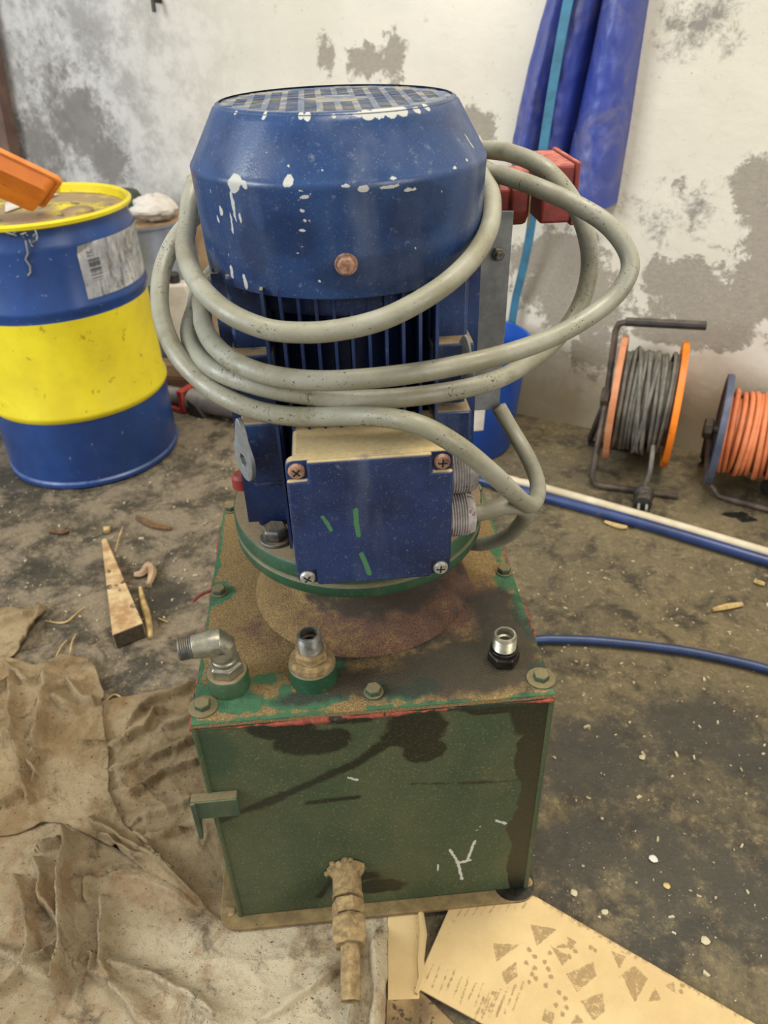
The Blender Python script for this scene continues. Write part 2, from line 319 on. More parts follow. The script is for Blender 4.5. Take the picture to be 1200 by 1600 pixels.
# ------------------------------------------------------------------ mesh helpers
class MB:
    def __init__(s): s.v = []; s.f = []; s.a = {}
    def add(s, V, F):
        o = len(s.v); s.v += [tuple(map(float, p)) for p in V]; s.f += [tuple(i+o for i in f) for f in F]; return s
    def box(s, lo, hi, taper=0.):
        (a, b, c), (d, e, f) = lo, hi; t = taper
        return s.add([(a, b, c), (d, b, c), (d, e, c), (a, e, c), (a+t, b+t, f), (d-t, b+t, f), (d-t, e-t, f), (a+t, e-t, f)],
                     [(0, 3, 2, 1), (4, 5, 6, 7), (0, 1, 5, 4), (1, 2, 6, 5), (2, 3, 7, 6), (3, 0, 4, 7)])
    def prism(s, pts, d):                                  # polygon of 3D points swept by vector d
        n = len(pts); P = [np.array(p, float) for p in pts]; d = np.array(d, float)
        return s.add(P+[p+d for p in P], [tuple(range(n))[::-1], tuple(range(n, 2*n))]+[(i, (i+1) % n, (i+1) % n+n, i+n) for i in range(n)])
    def lathe(s, prof, n=48, c=(0, 0, 0), axis=(0, 0, 1), capa=True, capb=True, phase=0.):
        ax = np.array(axis, float); ax /= np.linalg.norm(ax); c = np.array(c, float)
        h = np.array([0, 0, 1.]) if abs(ax[2]) < .9 else np.array([1., 0, 0]); x = np.cross(h, ax); x /= np.linalg.norm(x); y = np.cross(ax, x)
        Vv = []; 
        for r, z in prof:
            for k in range(n):
                t = 2*PI*k/n+phase; Vv.append(c+ax*z+(x*math.cos(t)+y*math.sin(t))*r)
        F = []
        for i in range(len(prof)-1):
            for k in range(n): F.append((i*n+k, i*n+(k+1) % n, (i+1)*n+(k+1) % n, (i+1)*n+k))
        if capa: F.append(tuple(range(n))[::-1])
        if capb: F.append(tuple(range((len(prof)-1)*n, len(prof)*n)))
        return s.add(Vv, F)
    def cyl(s, p0, p1, r0, r1=None, n=16, phase=0.):
        p0 = np.array(p0, float); d = np.array(p1, float)-p0; L = np.linalg.norm(d)
        return s.lathe([(r0, 0), (r0 if r1 is None else r1, L)], n, p0, d, phase=phase)
    def tube(s, path, r, n=8, caps=True):
        P = [np.array(p, float) for p in path]; m = len(P); Vv = []
        T = [P[min(i+1, m-1)]-P[max(i-1, 0)] for i in range(m)]; T = [t/(np.linalg.norm(t)+1e-12) for t in T]
        h = np.array([0, 0, 1.]) if abs(T[0][2]) < .9 else np.array([1., 0, 0]); x = np.cross(h, T[0]); x /= np.linalg.norm(x)
        for i in range(m):
            x = x-T[i]*(x @ T[i]); x /= np.linalg.norm(x)+1e-12; y = np.cross(T[i], x); rr = r[i] if hasattr(r, '__len__') else r
            for k in range(n): t = 2*PI*k/n; Vv.append(P[i]+(x*math.cos(t)+y*math.sin(t))*rr)
        F = [(i*n+k, i*n+(k+1) % n, (i+1)*n+(k+1) % n, (i+1)*n+k) for i in range(m-1) for k in range(n)]
        if caps: F += [tuple(range(n))[::-1], tuple(range((m-1)*n, m*n))]
        return s.add(Vv, F)
    def grid(s, P):                                        # P: array (nv, nu, 3)
        nv, nu = P.shape[:2]; return s.add(P.reshape(-1, 3), [(j*nu+i, j*nu+i+1, (j+1)*nu+i+1, (j+1)*nu+i) for j in range(nv-1) for i in range(nu-1)])
    def attr(s, name, arr): s.a[name] = np.asarray(arr, float).ravel(); return s
    def mesh(s, name, mat, sharp=35, flat=False):
        me = bpy.data.meshes.new(name); me.from_pydata(s.v, [], s.f); me.update()
        if not flat: me.shade_smooth(); me.set_sharp_from_angle(angle=math.radians(sharp))
        for k, a in s.a.items():
            t = me.attributes.new(k, 'FLOAT', 'POINT'); b = np.zeros(len(me.vertices), np.float32); b[:len(a)] = a[:len(b)]; t.data.foreach_set('value', b)
        me.materials.append(M[mat]); return me
    def build(s, name, mat, parent=None, bevel=0., sharp=35, flat=False, solid=0., loc=None, rot=None, seg=2):
        o = bpy.data.objects.new(name, s.mesh(name, mat, sharp, flat)); COL.objects.link(o); o.parent = parent
        if loc is not None: o.location = loc
        if rot is not None: o.rotation_euler = rot
        if solid: m = o.modifiers.new('solid', 'SOLIDIFY'); m.thickness = solid; m.offset = -1
        if bevel: m = o.modifiers.new('bevel', 'BEVEL'); m.width = bevel; m.segments = seg; m.limit_method = 'ANGLE'; m.harden_normals = False
        return o
def inst(o, parent, loc=None, rot=None, name=None):
    c = o.copy(); COL.objects.link(c); c.parent = parent
    if loc is not None: c.location = loc
    if rot is not None: c.rotation_euler = rot
    return c
def tag(o, label, cat, group=None, kind=None):
    if label: o['label'] = label
    if cat: o['category'] = cat
    if group: o['group'] = group
    if kind: o['kind'] = kind
    return o
def empty(name, loc, rz=0.):
    o = bpy.data.objects.new(name, None); COL.objects.link(o); o.location = loc; o.rotation_euler = (0, 0, rz); o.empty_display_size = .05; return o
def spline(pts, k=8):
    P = np.array(pts, float); P = np.vstack([2*P[0]-P[1], P, 2*P[-1]-P[-2]]); out = []
    for i in range(1, len(P)-2):
        a, b, c, d = P[i-1:i+3]
        for t in np.arange(k)/k: out.append(.5*((2*b)+(c-a)*t+(2*a-5*b+4*c-d)*t*t+(3*b-a-3*c+d)*t**3))
    out.append(P[-2]); return out
def hexring(r, h, ch=.15): return [(r*(1-ch), 0), (r, h*.12), (r, h*.82), (r*(1-ch), h)]

# ================================================================== setting
def resample(pts, n):
    P = np.array(pts, float); d = np.r_[0, np.cumsum(np.linalg.norm(np.diff(P, axis=0), axis=1))]; t = np.linspace(0, d[-1], n)
    return np.stack([np.interp(t, d, P[:, k]) for k in range(P.shape[1])], 1)
# floor
nx, ny = 420, 330
X, Y = np.meshgrid(np.linspace(-5.2, 4, nx), np.linspace(-2.6, 5.2, ny)); Zf = Z0 - .0015 + .0022*fbm(X*9, Y*9, 5)
g = MB().grid(np.stack([X, Y, Zf], -1))
def fb(L): return [tuple(at_z(px, py)[:2])+(ru, rv)+tuple(r) for px, py, ru, rv, *r in L]
g.attr('oil', blobs(X, Y, fb([(930, 1180, .10, .09), (1080, 1130, .09, .06), (900, 1330, .07, .06), (1040, 1380, .05, .09), (1160, 1400, .06, .08), (60, 745, .16, .08), (250, 930, .06, .05), (60, 900, .1, .06, 0, .8), (1170, 1180, .08, .05), (960, 780, .12, .06, 0, .7), (1000, 1500, .06, .05, 0, .8), (230, 1060, .05, .06, 0, .7), (1020, 1330, .28, .24, 0, .62)]), .05, 14))  # oil stains; the last wide blob paints in the lower-right light falloff
g.attr('spill', blobs(X, Y, fb([(1165, 808, .022, .016), (1150, 803, .03, .008)]), .01, 60))
g.attr('cool', np.clip(1-(X+.25)/.35, 0, 1)); g.attr('mott', np.clip(1-(X-.1)/.5, 0, 1))
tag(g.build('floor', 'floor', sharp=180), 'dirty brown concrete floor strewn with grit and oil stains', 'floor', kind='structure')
# wall
UU, VV = np.meshgrid(np.linspace(-5, 3.2, 560), np.linspace(-.02, 2.8, 200))
g = MB().grid(np.stack([UU, -.004+.012*fbm(UU*3, VV*3, 3), VV], -1))
def wb(L): return [wall_uv(px, py)+(ru, rv)+tuple(r) for px, py, ru, rv, *r in L]
g.attr('patch', blobs(UU, VV, wb([(515, 85, .035, .04, 0, .85), (575, 98, .075, .035, 0, .95), (615, 85, .03, .05, 0, .9), (745, 195, .05, .045, 0, .9), (870, 410, .1, .075), (905, 470, .13, .08), (850, 450, .06, .06), (930, 540, .06, .07, 0, .9),
        (1060, 440, .08, .05), (1120, 480, .12, .075), (1190, 450, .1, .09), (1175, 300, .035, .075), (1195, 370, .04, .06), (1060, 290, .02, .03, 0, .75), (1090, 520, .14, .03)]), .03, 16))
g.attr('mould', blobs(UU, VV, wb([(120, 190, .13, .12), (170, 250, .1, .08), (60, 230, .14, .14, 0, .85), (90, 120, .3, .2, 0, .62), (1060, 330, .2, .1, 0, .6), (1100, 30, .1, .08, 0, .7)]), .06, 8))
g.attr('grey', np.clip(.1+.9*(wall_uv(420, 100)[0]-UU)/.5, 0, 1))
g.attr('damp', np.clip(1.05-VV/.3, 0, 1))
wl = g.build('wall_back', 'wall', sharp=180, loc=WP, rot=(0, 0, WA)); tag(wl, 'pale plastered wall with peeling grey patches', 'wall', kind='structure')
nail = MB().cyl((0, .01, 0), (0, -.03, .004), .006, n=8).cyl((0, -.03, .004), (.002, -.034, -.02), .005, n=8)
u, v = wall_uv(253, 2); tag(nail.build('wall_hook', 'black', loc=WP+WX*u+np.array([0, 0, v]), rot=(0, 0, WA)), 'small dark hook in the wall above the motor\'s left', 'hook')

# ================================================================== hydraulic power unit
PU = empty('hydraulic_power_unit', UC, TROT)
tag(PU, 'dirty hydraulic power unit, blue electric motor standing on a green oil tank', 'power unit')
hw = TW/2
# tank walls: four plates, the front one with a fine grid for its stains
def plate(P00, P10, P01, nu, nv):
    P00, P10, P01 = (np.array(p, float) for p in (P00, P10, P01)); U, Vv = np.meshgrid(np.linspace(0, 1, nu), np.linspace(0, 1, nv))
    return P00+U[..., None]*(P10-P00)+Vv[..., None]*(P01-P00)
ZT = TH-.007
P = plate((-hw, FY, 0), (hw, FY, 0), (-hw, FY, ZT), 150, 140); g = MB().grid(P); fu, fv = P[..., 0], P[..., 2]
def ff(L): return [(lambda q: (q[0], q[2]))(ly(px, py, FY))+(a*.00062, b*.00075)+tuple(r) for px, py, a, b, *r in L]
def fp(L): return [(lambda q: (q[0], q[2]))(ly(px, py, FY)) for px, py in L]
oil = blobs(fu, fv, ff([(650, 1138, 50, 42), (662, 1172, 34, 26), (625, 1150, 28, 24), (490, 1158, 60, 26), (440, 1138, 52, 20), (545, 1120, 60, 14, 0, .85),  (590, 1385, 60, 22, 0, .85), (780, 1105, 70, 12), (835, 1120, 40, 40), (560, 1370, 50, 20, 0, .8)]), .008, 60)
oil = np.maximum(oil, np.clip(.5+(fu-(hw-.026-.012*fbm(fv*25, fv*0, 4)*2))/.02, 0, .95))
oil = np.maximum(oil, strokes(fu, fv, [(fp([(345, 1280), (450, 1240), (560, 1190), (640, 1140)]), .013, .64), (fp([(640, 1225), (780, 1222), (840, 1215)]), .007, .55), (fp([(480, 1255), (560, 1245)]), .008, .6), (fp([(540, 1350), (500, 1400)]), .01, .6)]))
g.attr('oil', oil)
g.attr('clean', np.maximum(blobs(fu, fv, ff([(330, 1180, 45, 50), (560, 1110, 150, 18, 0, .9), (330, 1250, 30, 60, 0, .7), (380, 1400, 40, 20, 0, .6)]), .01, 30), np.clip((.014-(ZT-fv))/.014, 0, 1)*.8))
g.attr('splat', strokes(fu, fv, [(fp([(703, 1328), (715, 1346), (722, 1374)]), .0018), (fp([(742, 1314), (730, 1345), (724, 1348)]), .0018), (fp([(714, 1348), (735, 1344)]), .002), (fp([(775, 1282), (790, 1287)]), .0018), (fp([(685, 1350), (684, 1360)]), .001), (fp([(750, 1292), (744, 1298)]), .0012, .8), (fp([(545, 1215), (558, 1219)]), .0022, .8)]))
g.build('tank_front', 'face', PU, sharp=180, solid=.004)
for nm, a, b in (('tank_side', (-hw, FY+TD), (-hw, FY)), ('tank_side', (hw, FY), (hw, FY+TD)), ('tank_back', (hw, FY+TD), (-hw, FY+TD))):
    P = plate((a[0], a[1], 0), (b[0], b[1], 0), (a[0], a[1], ZT), 24, 24); g = MB().grid(P)
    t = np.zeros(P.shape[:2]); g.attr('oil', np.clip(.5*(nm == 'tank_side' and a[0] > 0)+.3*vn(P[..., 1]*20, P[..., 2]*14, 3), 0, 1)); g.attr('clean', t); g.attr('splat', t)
    g.build(nm, 'face', PU, sharp=180, solid=.004)
MB().tube([(hw-.001, FY+.001, 0), (hw-.001, FY+.001, ZT)], .003, 8).build('corner_weld', 'face', PU)
MB().tube([(-hw+.001, FY+.001, 0), (-hw+.001, FY+.001, ZT)], .003, 8).build('corner_weld', 'face', PU)
# foot plate with rounded corners and two bolt holes
def rrect(x0, x1, y0, y1, r, z, k=6):
    o = []
    for cx, cy, a0 in ((x1-r, y0+r, -90), (x1-r, y1-r, 0), (x0+r, y1-r, 90), (x0+r, y0+r, 180)):
        for i in range(k+1): t = math.radians(a0+90*i/k); o.append((cx+r*math.cos(t), cy+r*math.sin(t), z))
    return o
fpl = MB().prism(rrect(-.188, .176, FY-.015, FY+TD+.02, .022, -.006), (0, 0, .006)).build('foot_plate', 'foot', PU, bevel=.001)
MB().prism(rrect(.128, .1755, FY-.0145, FY+.06, .02, .0001), (0, 0, .0006)).build('oil_film', 'oilysteel', fpl)
for x in (-.177, .168): MB().lathe([(.006, 0), (.006, .0008), (.0035, .0014)], 16, (x, FY+.006, 0)).build('anchor_hole_plug', 'sandmetal', fpl)
# lid
nu, nv = 130, 140
P = plate((-hw-.001, FY-.001, TH), (hw+.001, FY-.001, TH), (-hw-.001, FY+TD+.001, TH), nu, nv); lu, lv = P[..., 0], P[..., 1]
g = MB().grid(P)
ring = [0, nu-1, nu*nv-1, nu*(nv-1)]
b0 = len(g.v); g.v += [(x, y, TH-.005) for x, y in ((-hw-.001, FY-.001), (hw+.001, FY-.001), (hw+.001, FY+TD+.001), (-hw-.001, FY+TD+.001))]
edge = [list(range(nu)), [j*nu+nu-1 for j in range(nv)], [nu*(nv-1)+i for i in range(nu-1, -1, -1)], [j*nu for j in range(nv-1, -1, -1)]]
for k in range(4): g.f.append(tuple(edge[k][::-1])+(b0+k, b0+(k+1) % 4))
def lf(L): return [tuple(lz(px, py, TH)[:2])+(a*.0006, b*.00088)+tuple(r) for px, py, a, b, *r in L]
gr = blobs(lu, lv, lf([(340, 1090, 45, 20), (370, 1100, 40, 14), (345, 925, 34, 22), (338, 870, 12, 40), (450, 1085, 12, 16), (520, 1040, 25, 25, 0, .8), (480, 1095, 60, 10), (640, 1078, 50, 12, 0, .9), (850, 1050, 26, 22), (795, 905, 24, 20), (815, 960, 10, 40), (775, 860, 12, 25), (590, 1075, 20, 14), (420, 1060, 30, 14, 0, .8)]), .012, 40)
gr = np.maximum(gr, .62*np.clip(1-np.minimum.reduce([lu+hw, hw-lu, lv-FY])/.012, 0, 1))
g.attr('green', gr)
g.attr('oil', blobs(lu, lv, lf([(740, 1040, 110, 38), (650, 1065, 90, 16), (540, 1065, 60, 20, 0, .85), (560, 1010, 60, 22, 0, .8), (790, 1010, 50, 50), (620, 1000, 90, 16, 0, .9), (770, 950, 40, 35, 0, .75), (470, 1090, 30, 8, 0, .8)]), .014, 30))
g.attr('red', blobs(lu, lv, lf([(590, 975, 190, 40), (720, 940, 70, 50), (500, 930, 70, 40)]), .01, 30))
g.build('lid_plate', 'lid', PU, sharp=40)
# squeezed-out sealant under the lid edge
def bead(p0, p1, gap, seed):
    p0, p1 = np.array(p0, float), np.array(p1, float); L = np.linalg.norm(p1-p0); n = int(L/.0022); t = np.linspace(0, 1, n); s = t*L
    r = .0006+.0016*vn(s*190, s*0, seed)+.0056*(vn(s*34, s*0, seed+2)-.42); r = np.clip(r, .00015, .0042)
    off = .0014*(vn(s*120, s*0+9, seed)-.5); out = np.array([p1[1]-p0[1], p0[0]-p1[0], 0])/L
    return MB().tube([p0+(p1-p0)*a+out*.0006+np.array([0, 0, o]) for a, o in zip(t, off)], list(r), 7)
zb = TH-.0075
bead((-hw, FY-.0005, zb), (hw, FY-.0005, zb), 0, 3).build('sealant_bead', 'seal', PU, sharp=180)
bead((-hw-.0005, FY+TD, zb), (-hw-.0005, FY, zb), 0, 8).build('sealant_bead', 'seal', PU, sharp=180)
bead((hw+.0005, FY, zb), (hw+.0005, FY+TD, zb), 0, 15).build('sealant_bead', 'seal', PU, sharp=180)
p = lz(328, 922, TH-.006); q = lz(301, 941, TH-.012)
MB().tube(spline([p+[.004, 0, 0], (p+q)/2+[0, 0, .002], q], 4), [.0018]*8+[.001], 6).build('sealant_strip', 'seal', PU)
# bolts on the lid
bh = MB().lathe(hexring(.0078, .0062), 6, (0, 0, .0012)).lathe([(.0095, 0), (.0095, .0014)], 20)
bolt = None
for i, (x, y, w) in enumerate([(-.157, FY+.019, 1), (-.157, FY+.182, 0), (-.157, FY+.345, 0), (0, FY+.0195, 0), (.158, FY+.019, 1), (.158, FY+.18, 0), (.158, FY+.345, 0), (0, FY+.345, 0)]):
    if bolt is None: o = bolt = bh.build('lid_bolt', 'greendirty', PU, bevel=.0005, loc=(x, y, TH))
    else: o = inst(bolt, PU, (x, y, TH), (0, 0, random.uniform(0, 1)))
    if w: MB().lathe([(.0135, 0), (.0135, .0012), (.0125, .0016)], 24).build('washer', 'greendirty', o)
# hydraulic ports
def hexn(r, h, c, mat, parent, name, ax=(0, 0, 1), phase=0.): return MB().lathe(hexring(r, h), 6, c, ax, phase=phase).build(name, mat, parent, bevel=.0006)
def threads(r, L, pitch=.0019):
    pr = []; k = int(L/pitch)
    for i in range(k): pr += [(r*.93, i*pitch), (r, (i+.5)*pitch)]
    return pr+[(r*.9, L)]
def hollow(r, L, ri, thread=True):
    pr = threads(r, L) if thread else [(r, 0), (r, L)]
    return pr+[(ri, L), (ri, L*.55), (ri*.72, L*.5), (ri*.68, L*.1)]
# elbow
c = lz(359, 1070, TH); ex, ey = c[0], c[1]
e = MB().lathe([(.0195, 0), (.0195, .018), (.0185, .0195)], 40, (ex, ey, TH)).build('elbow_boss', 'green', PU)
hexn(.0165, .013, (ex, ey, TH+.0195), 'zinc', e, 'hex_nut', phase=.3)
bodyel = MB().lathe([(.0125, 0), (.0125, .003), (.011, .005), (.011, .017)], 28, (ex, ey, TH+.0325)).build('elbow_fitting', 'zinc', PU, bevel=.0006)
zc = TH+.056
ea = np.array([-.985, -.17, 0]); el = MB()
pts = [(ex, ey, TH+.044), (ex, ey, zc-.006), (ex-.003, ey, zc-.001), (ex-.009, ey-.001, zc+.001)]
el.tube([(ex, ey, TH+.04), (ex, ey, zc-.003), tuple(np.array([ex, ey, zc])+ea*.003+[0, 0, 0]), tuple(np.array([ex, ey, zc])+ea*.012), tuple(np.array([ex, ey, zc])+ea*.026)], [.0125, .0125, .0135, .012, .0105], 16)
el.build('elbow_body', 'zinc', bodyel, bevel=.0008, sharp=50)
MB().lathe(hollow(.0105, .012, .0078), 28, np.array([ex, ey, zc])+ea*.026, ea, capb=False).build('threaded_end', 'steel', bodyel)
mk = np.array([ex+.001, ey-.0128, zc-.004])
tri = MB()
for a, b in (((-.003, 0), (.003, 0)), ((.003, 0), (0, .0055)), ((0, .0055), (-.003, 0))): tri.tube([mk+[a[0], 0, a[1]], mk+[b[0], 0, b[1]]], .0004, 5)
tri.tube([mk+[-.001, 0, .0028], mk+[0, 0, .0035], mk+[.001, 0, .0026], mk+[-.001, 0, .0008], mk+[.0012, 0, .0008]], .0003, 5)
tri.build('stamped_mark', 'steel', bodyel)
# straight port
c = lz(490, 1058, TH); sx, sy = c[0], c[1]
b = MB().lathe([(.0225, 0), (.0225, .019), (.0215, .02)], 44, (sx, sy, TH)).build('port_boss', 'green', PU)
MB().lathe([(.021, 0), (.0215, .002), (.0205, .006), (.018, .0075)], 40, (sx, sy, TH+.02)).build('sealing_ring', 'sandmetal', b)
st = MB().lathe(hexring(.0165, .01), 6, (sx, sy, TH+.0275)).build('straight_fitting', 'sandmetal', PU, bevel=.0006)
MB().lathe(hollow(.0112, .02, .0082), 32, (sx, sy, TH+.037), capb=True).build('threaded_end', 'steel', st)
# oily port
c = lz(786, 1032, TH); ox, oy = c[0], c[1]
op = MB().lathe(hexring(.0155, .013), 6, (ox, oy, TH), phase=.4).lathe([(.0135, .013), (.0135, .018)], 24, (ox, oy, TH)).build('oily_port_fitting', 'oilysteel', PU, bevel=.0006)
MB().lathe(hollow(.0112, .017, .0082), 32, (ox, oy, TH+.018)).build('threaded_end', 'zinc', op)
# hook bracket on the front left
q0 = ly(372, 1236, FY); zt0 = q0[2]
br = MB().box((-hw-.017, FY-.010, zt0-.003), (q0[0], FY, zt0+.003)).box((-hw-.017, FY-.011, zt0-.024), (q0[0], FY-.006, zt0+.002))
br.prism([(-hw-.017, FY-.013, zt0+.002), (-hw-.017, FY-.002, zt0+.002), (-hw-.017, FY-.002, zt0-.03), (-hw-.017, FY-.006, zt0-.044), (-hw-.017, FY-.013, zt0-.054)], (.005, 0, 0))
br.build('hook_bracket', 'greendirty', PU, bevel=.0012)
# drain stub with two nuts
d0 = ly(541, 1358, FY); ax = (0, -1, -.10)
dr = MB().lathe([(.021, 0), (.019, .004), (.0155, .008), (.0155, .026), (.0165, .028), (.0165, .032)], 26, (d0[0], FY, d0[2]), ax).build('drain_stub', 'sandmetal', PU, sharp=60)
hexn(.0175, .015, np.array([d0[0], FY, d0[2]])+np.array(ax)*.033, 'sandmetal', dr, 'hex_nut', ax, .2)
hexn(.0195, .028, np.array([d0[0], FY, d0[2]])+np.array(ax)*.05, 'sandmetal', dr, 'hex_nut', ax, .5)
MB().lathe([(.0098, 0), (.0098, .047), (.0098, .05), (.007, .05), (.007, .03)], 20, np.array([d0[0], FY, d0[2]])+np.array(ax)*.076, (-.05, -1, -.22)).build('drain_pipe', 'sandmetal', dr)
rg = np.random.default_rng(4); lump = MB()
for i in range(16):
    t = rg.uniform(-.2, PI+.2); r = rg.uniform(.014, .022); lump.lathe([(.001, -.003), (.0035, -.001), (.0035, .001), (.001, .003)], 6, (d0[0]+r*math.cos(t), FY-.002, d0[2]+r*math.sin(t)))
lump.build('caked_dirt', 'sandmetal', dr)
# bell housing and flanges
bell = [(.117, TH+.0005), (.114, TH+.005), (.109, TH+.010), (.1, TH+.0135), (.09, TH+.0155), (.082, TH+.018), (.076, TH+.023), (.072, TH+.032), (.071, TH+.048), (.074, .388), (.09, .400), (.113, .4065), (.1225, .4078)]
g = MB().lathe(bell, 72, capa=False, capb=False); va = np.array(g.v); g.attr('red', np.clip(.62+va[:, 0]*3, .3, 1)); g.attr('green', np.clip((va[:, 2]-.362)/.02, 0, 1)*.9); g.attr('oil', np.clip(.1+va[:, 0]*2.5+.5*np.clip((va[:, 2]-TH-.014)/.01, 0, 1), 0, .75))  # oil mask also paints the flange's shadow onto the neck
g.build('bell_housing', 'lid', PU, sharp=70)
MB().lathe([(.1185, .4078), (.1245, .4095), (.1257, .412), (.1257, .4205), (.124, .4222), (.1205, .4225)], 96).build('adapter_flange', 'green', PU)
MB().lathe([(.1195, .4225), (.1235, .4245), (.1257, .4262), (.1257, .4395), (.1243, .4415), (.088, .4415)], 96).build('motor_flange', 'green', PU)
fb_ = None
for x, y in ((-.081, -.069), (.081, -.069), (-.081, .069), (.081, .069)):
    if fb_ is None: o = fb_ = MB().lathe(hexring(.0125, .011), 6, (0, 0, .0035), phase=.3).lathe([(.0158, 0), (.0158, .002), (.015, .0034)], 28).build('flange_bolt', 'sandmetal', PU, bevel=.0006, loc=(x, y, .4415)); fb_.data.materials[0] = M['steel']
    else: inst(fb_, PU, (x, y, .4415))
# motor body: core with cooling fins, corner pads
core = MB().lathe([(.078, .4415), (.078, .69)], 60).build('motor_body', 'blue', PU)
ztop = .687; zbot = .452
def fin(x0, y0, x1, y1, w=.0034, za=zbot, zb_=ztop):
    d = np.array([x1-x0, y1-y0]); d /= np.linalg.norm(d); p = np.array([-d[1], d[0]])*w/2; t = p*.7
    return MB().prism([(x0+p[0], y0+p[1], za), (x1+t[0], y1+t[1], za), (x1-t[0], y1-t[1], za), (x0-p[0], y0-p[1], za)], (0, 0, zb_-za))
for s in (-1, 1):
    for i in range(11):
        x = -.065+i*.013; yb = math.sqrt(max(.0766**2-x*x, .0001)); fin(x, s*yb, x, s*(.1-.000*abs(i-5))).build('cooling_fin', 'blue', core)
        if abs(x) < .06: fin(s*yb, x, s*.106, x).build('cooling_fin', 'blue', core)
for sx_ in (-1, 1):
    for sy_ in (-1, 1):
        x0, x1 = sorted((sx_*.06, sx_*.094)); y0, y1 = sorted((sy_*.04, sy_*.07)); cxm, cym = sx_*.062, sy_*.052
        MB().box((x0, y0, .5), (x1, y1, .69)).build('corner_rib', 'blue', core, bevel=.003)
        for za, zb_ in ((.514, .572), (.598, .632)):
            xa, xb = sorted((sx_*.061, sx_*.097)); ya, yb = sorted((sy_*.04, sy_*.086)); MB().box((xa, ya, za), (xb, yb, zb_)).build('mounting_pad', 'blue', core, bevel=.0025)
        xa, xb = sorted((sx_*.055, sx_*.098)); ya, yb = sorted((sy_*.01, sy_*.047)); MB().box((xa, ya, .4415), (xb, yb, .503), .003).build('mounting_pad', 'blue', core, bevel=.003)
MB().lathe([(.098, .664), (.1, .668), (.1, .692), (.09, .695)], 72).build('end_bell', 'blue', core)
# fan cover
z1, z2, z3, r1, r2, r3 = .798, .7579, .6814, .0917, .1155, .1125
prof = [(r1-.004, z1+.0012)]+[(r1-.004+.004*math.sin(a), z1-.0028+.004*math.cos(a)) for a in np.linspace(.2, 1.1, 5)]
ss = np.linspace(.06, .94, 16); prof += [(r1+(r2-r1)*a, z1+(z2-z1)*a) for a in ss]
prof += [(r2-.0007, z2+.0016), (r2-.0001, z2), (r2-.0001, z2-.0022)]+[(r2+(r3-r2)*a, z2+(z3-z2)*a) for a in np.linspace(.05, 1, 34)]
nprof = len(prof); prof += [(r3-.0016, z3), (r2-.0022, z2), (r1-.002, z1-.002)]
NC = 420; g = MB().lathe(prof, NC, capa=False, capb=False); va = np.array(g.v); th = np.arctan2(va[:, 1], va[:, 0]); cu, cv = th*.115, va[:, 2]
def cyl_uv(px, py):
    o = to_l(CAM); d = ray(px, py); d = np.array([d @ UE, d @ UN, d[2]]); r = .114
    for _ in range(6):
        A = d[0]**2+d[1]**2; B = o[0]*d[0]+o[1]*d[1]; D = max(B*B-A*(o[0]**2+o[1]**2-r*r), 0); p = o+d*(-B-math.sqrt(D))/A
        z = p[2]; r = r2+(r3-r2)*(z2-z)/(z2-z3) if z < z2 else r2+(r1-r2)*min((z-z2)/(z1-z2), 1)
    return math.atan2(p[1], p[0])*.115, p[2]
k = .00047
CH = [(505, 268, 3, 2), (690, 300, 2, 3), (330, 300, 2, 3), (415, 240, 2, 2), (640, 215, 2.5, 2), (560, 350, 2, 1.5), (500, 440, 3, 2), (650, 390, 2, 2), (425, 455, 8, 2), (345, 447, 8, 3), (368, 283, 13, 8), (366, 294, 9, 8), (380, 288, 7, 5), (364, 318, 3, 26), (374, 342, 3, 11), (362, 350, 2, 18), (450, 285, 8, 6.5), (447, 284, 5, 7), (476, 309, 12, 3, .4), (472, 296, 3, 2), (472, 331, 3.5, 2.4), (476, 345, 2.6, 2.6), (471, 361, 6, 2), (482, 343, 2, 2), (469, 372, 5, 2), (468, 385, 7, 1.8), (466, 396, 6, 1.6), (467, 403, 6, 1.6),
      (541, 290, 6, 2), (568, 296, 8, 4), (610, 291, 22, 2.2, .08), (641, 297, 12, 2.2), (613, 277, 7, 2), (712, 260, 8, 2.6, .3), (730, 251, 4, 3), (733, 221, 2.4, 14, .5), (345, 330, 5, 7), (341, 343, 3, 6), (362, 425, 5, 9), (383, 441, 5, 12), (322, 430, 3, 7), (357, 400, 2, 7), (448, 258, 3, 3)]
CH = [cyl_uv(a, b)+(c*k, d*k*1.1)+tuple(r) for a, b, c, d, *r in CH]
CH += [(cyl_uv(x, 180)[0], z1-.001, w*k, h*k) for x, w, h in ((575, 10, 6), (592, 14, 8), (612, 16, 7), (630, 14, 8), (560, 10, 4), (480, 8, 5), (468, 6, 4), (412, 5, 6), (365, 4, 4), (655, 9, 5), (520, 5, 3), (672, 6, 4))]
g.attr('chip', blobs(cu, cv, CH, .004, 160)); g.attr('wet', blobs(cu, cv, [cyl_uv(a, b)+(c*k, d*k) for a, b, c, d in ((395, 385, 26, 45), (600, 425, 100, 26), (450, 370, 40, 30), (660, 330, 50, 40))], .01, 40))
cover = g.build('fan_cover', 'blue_cover', PU, sharp=50)
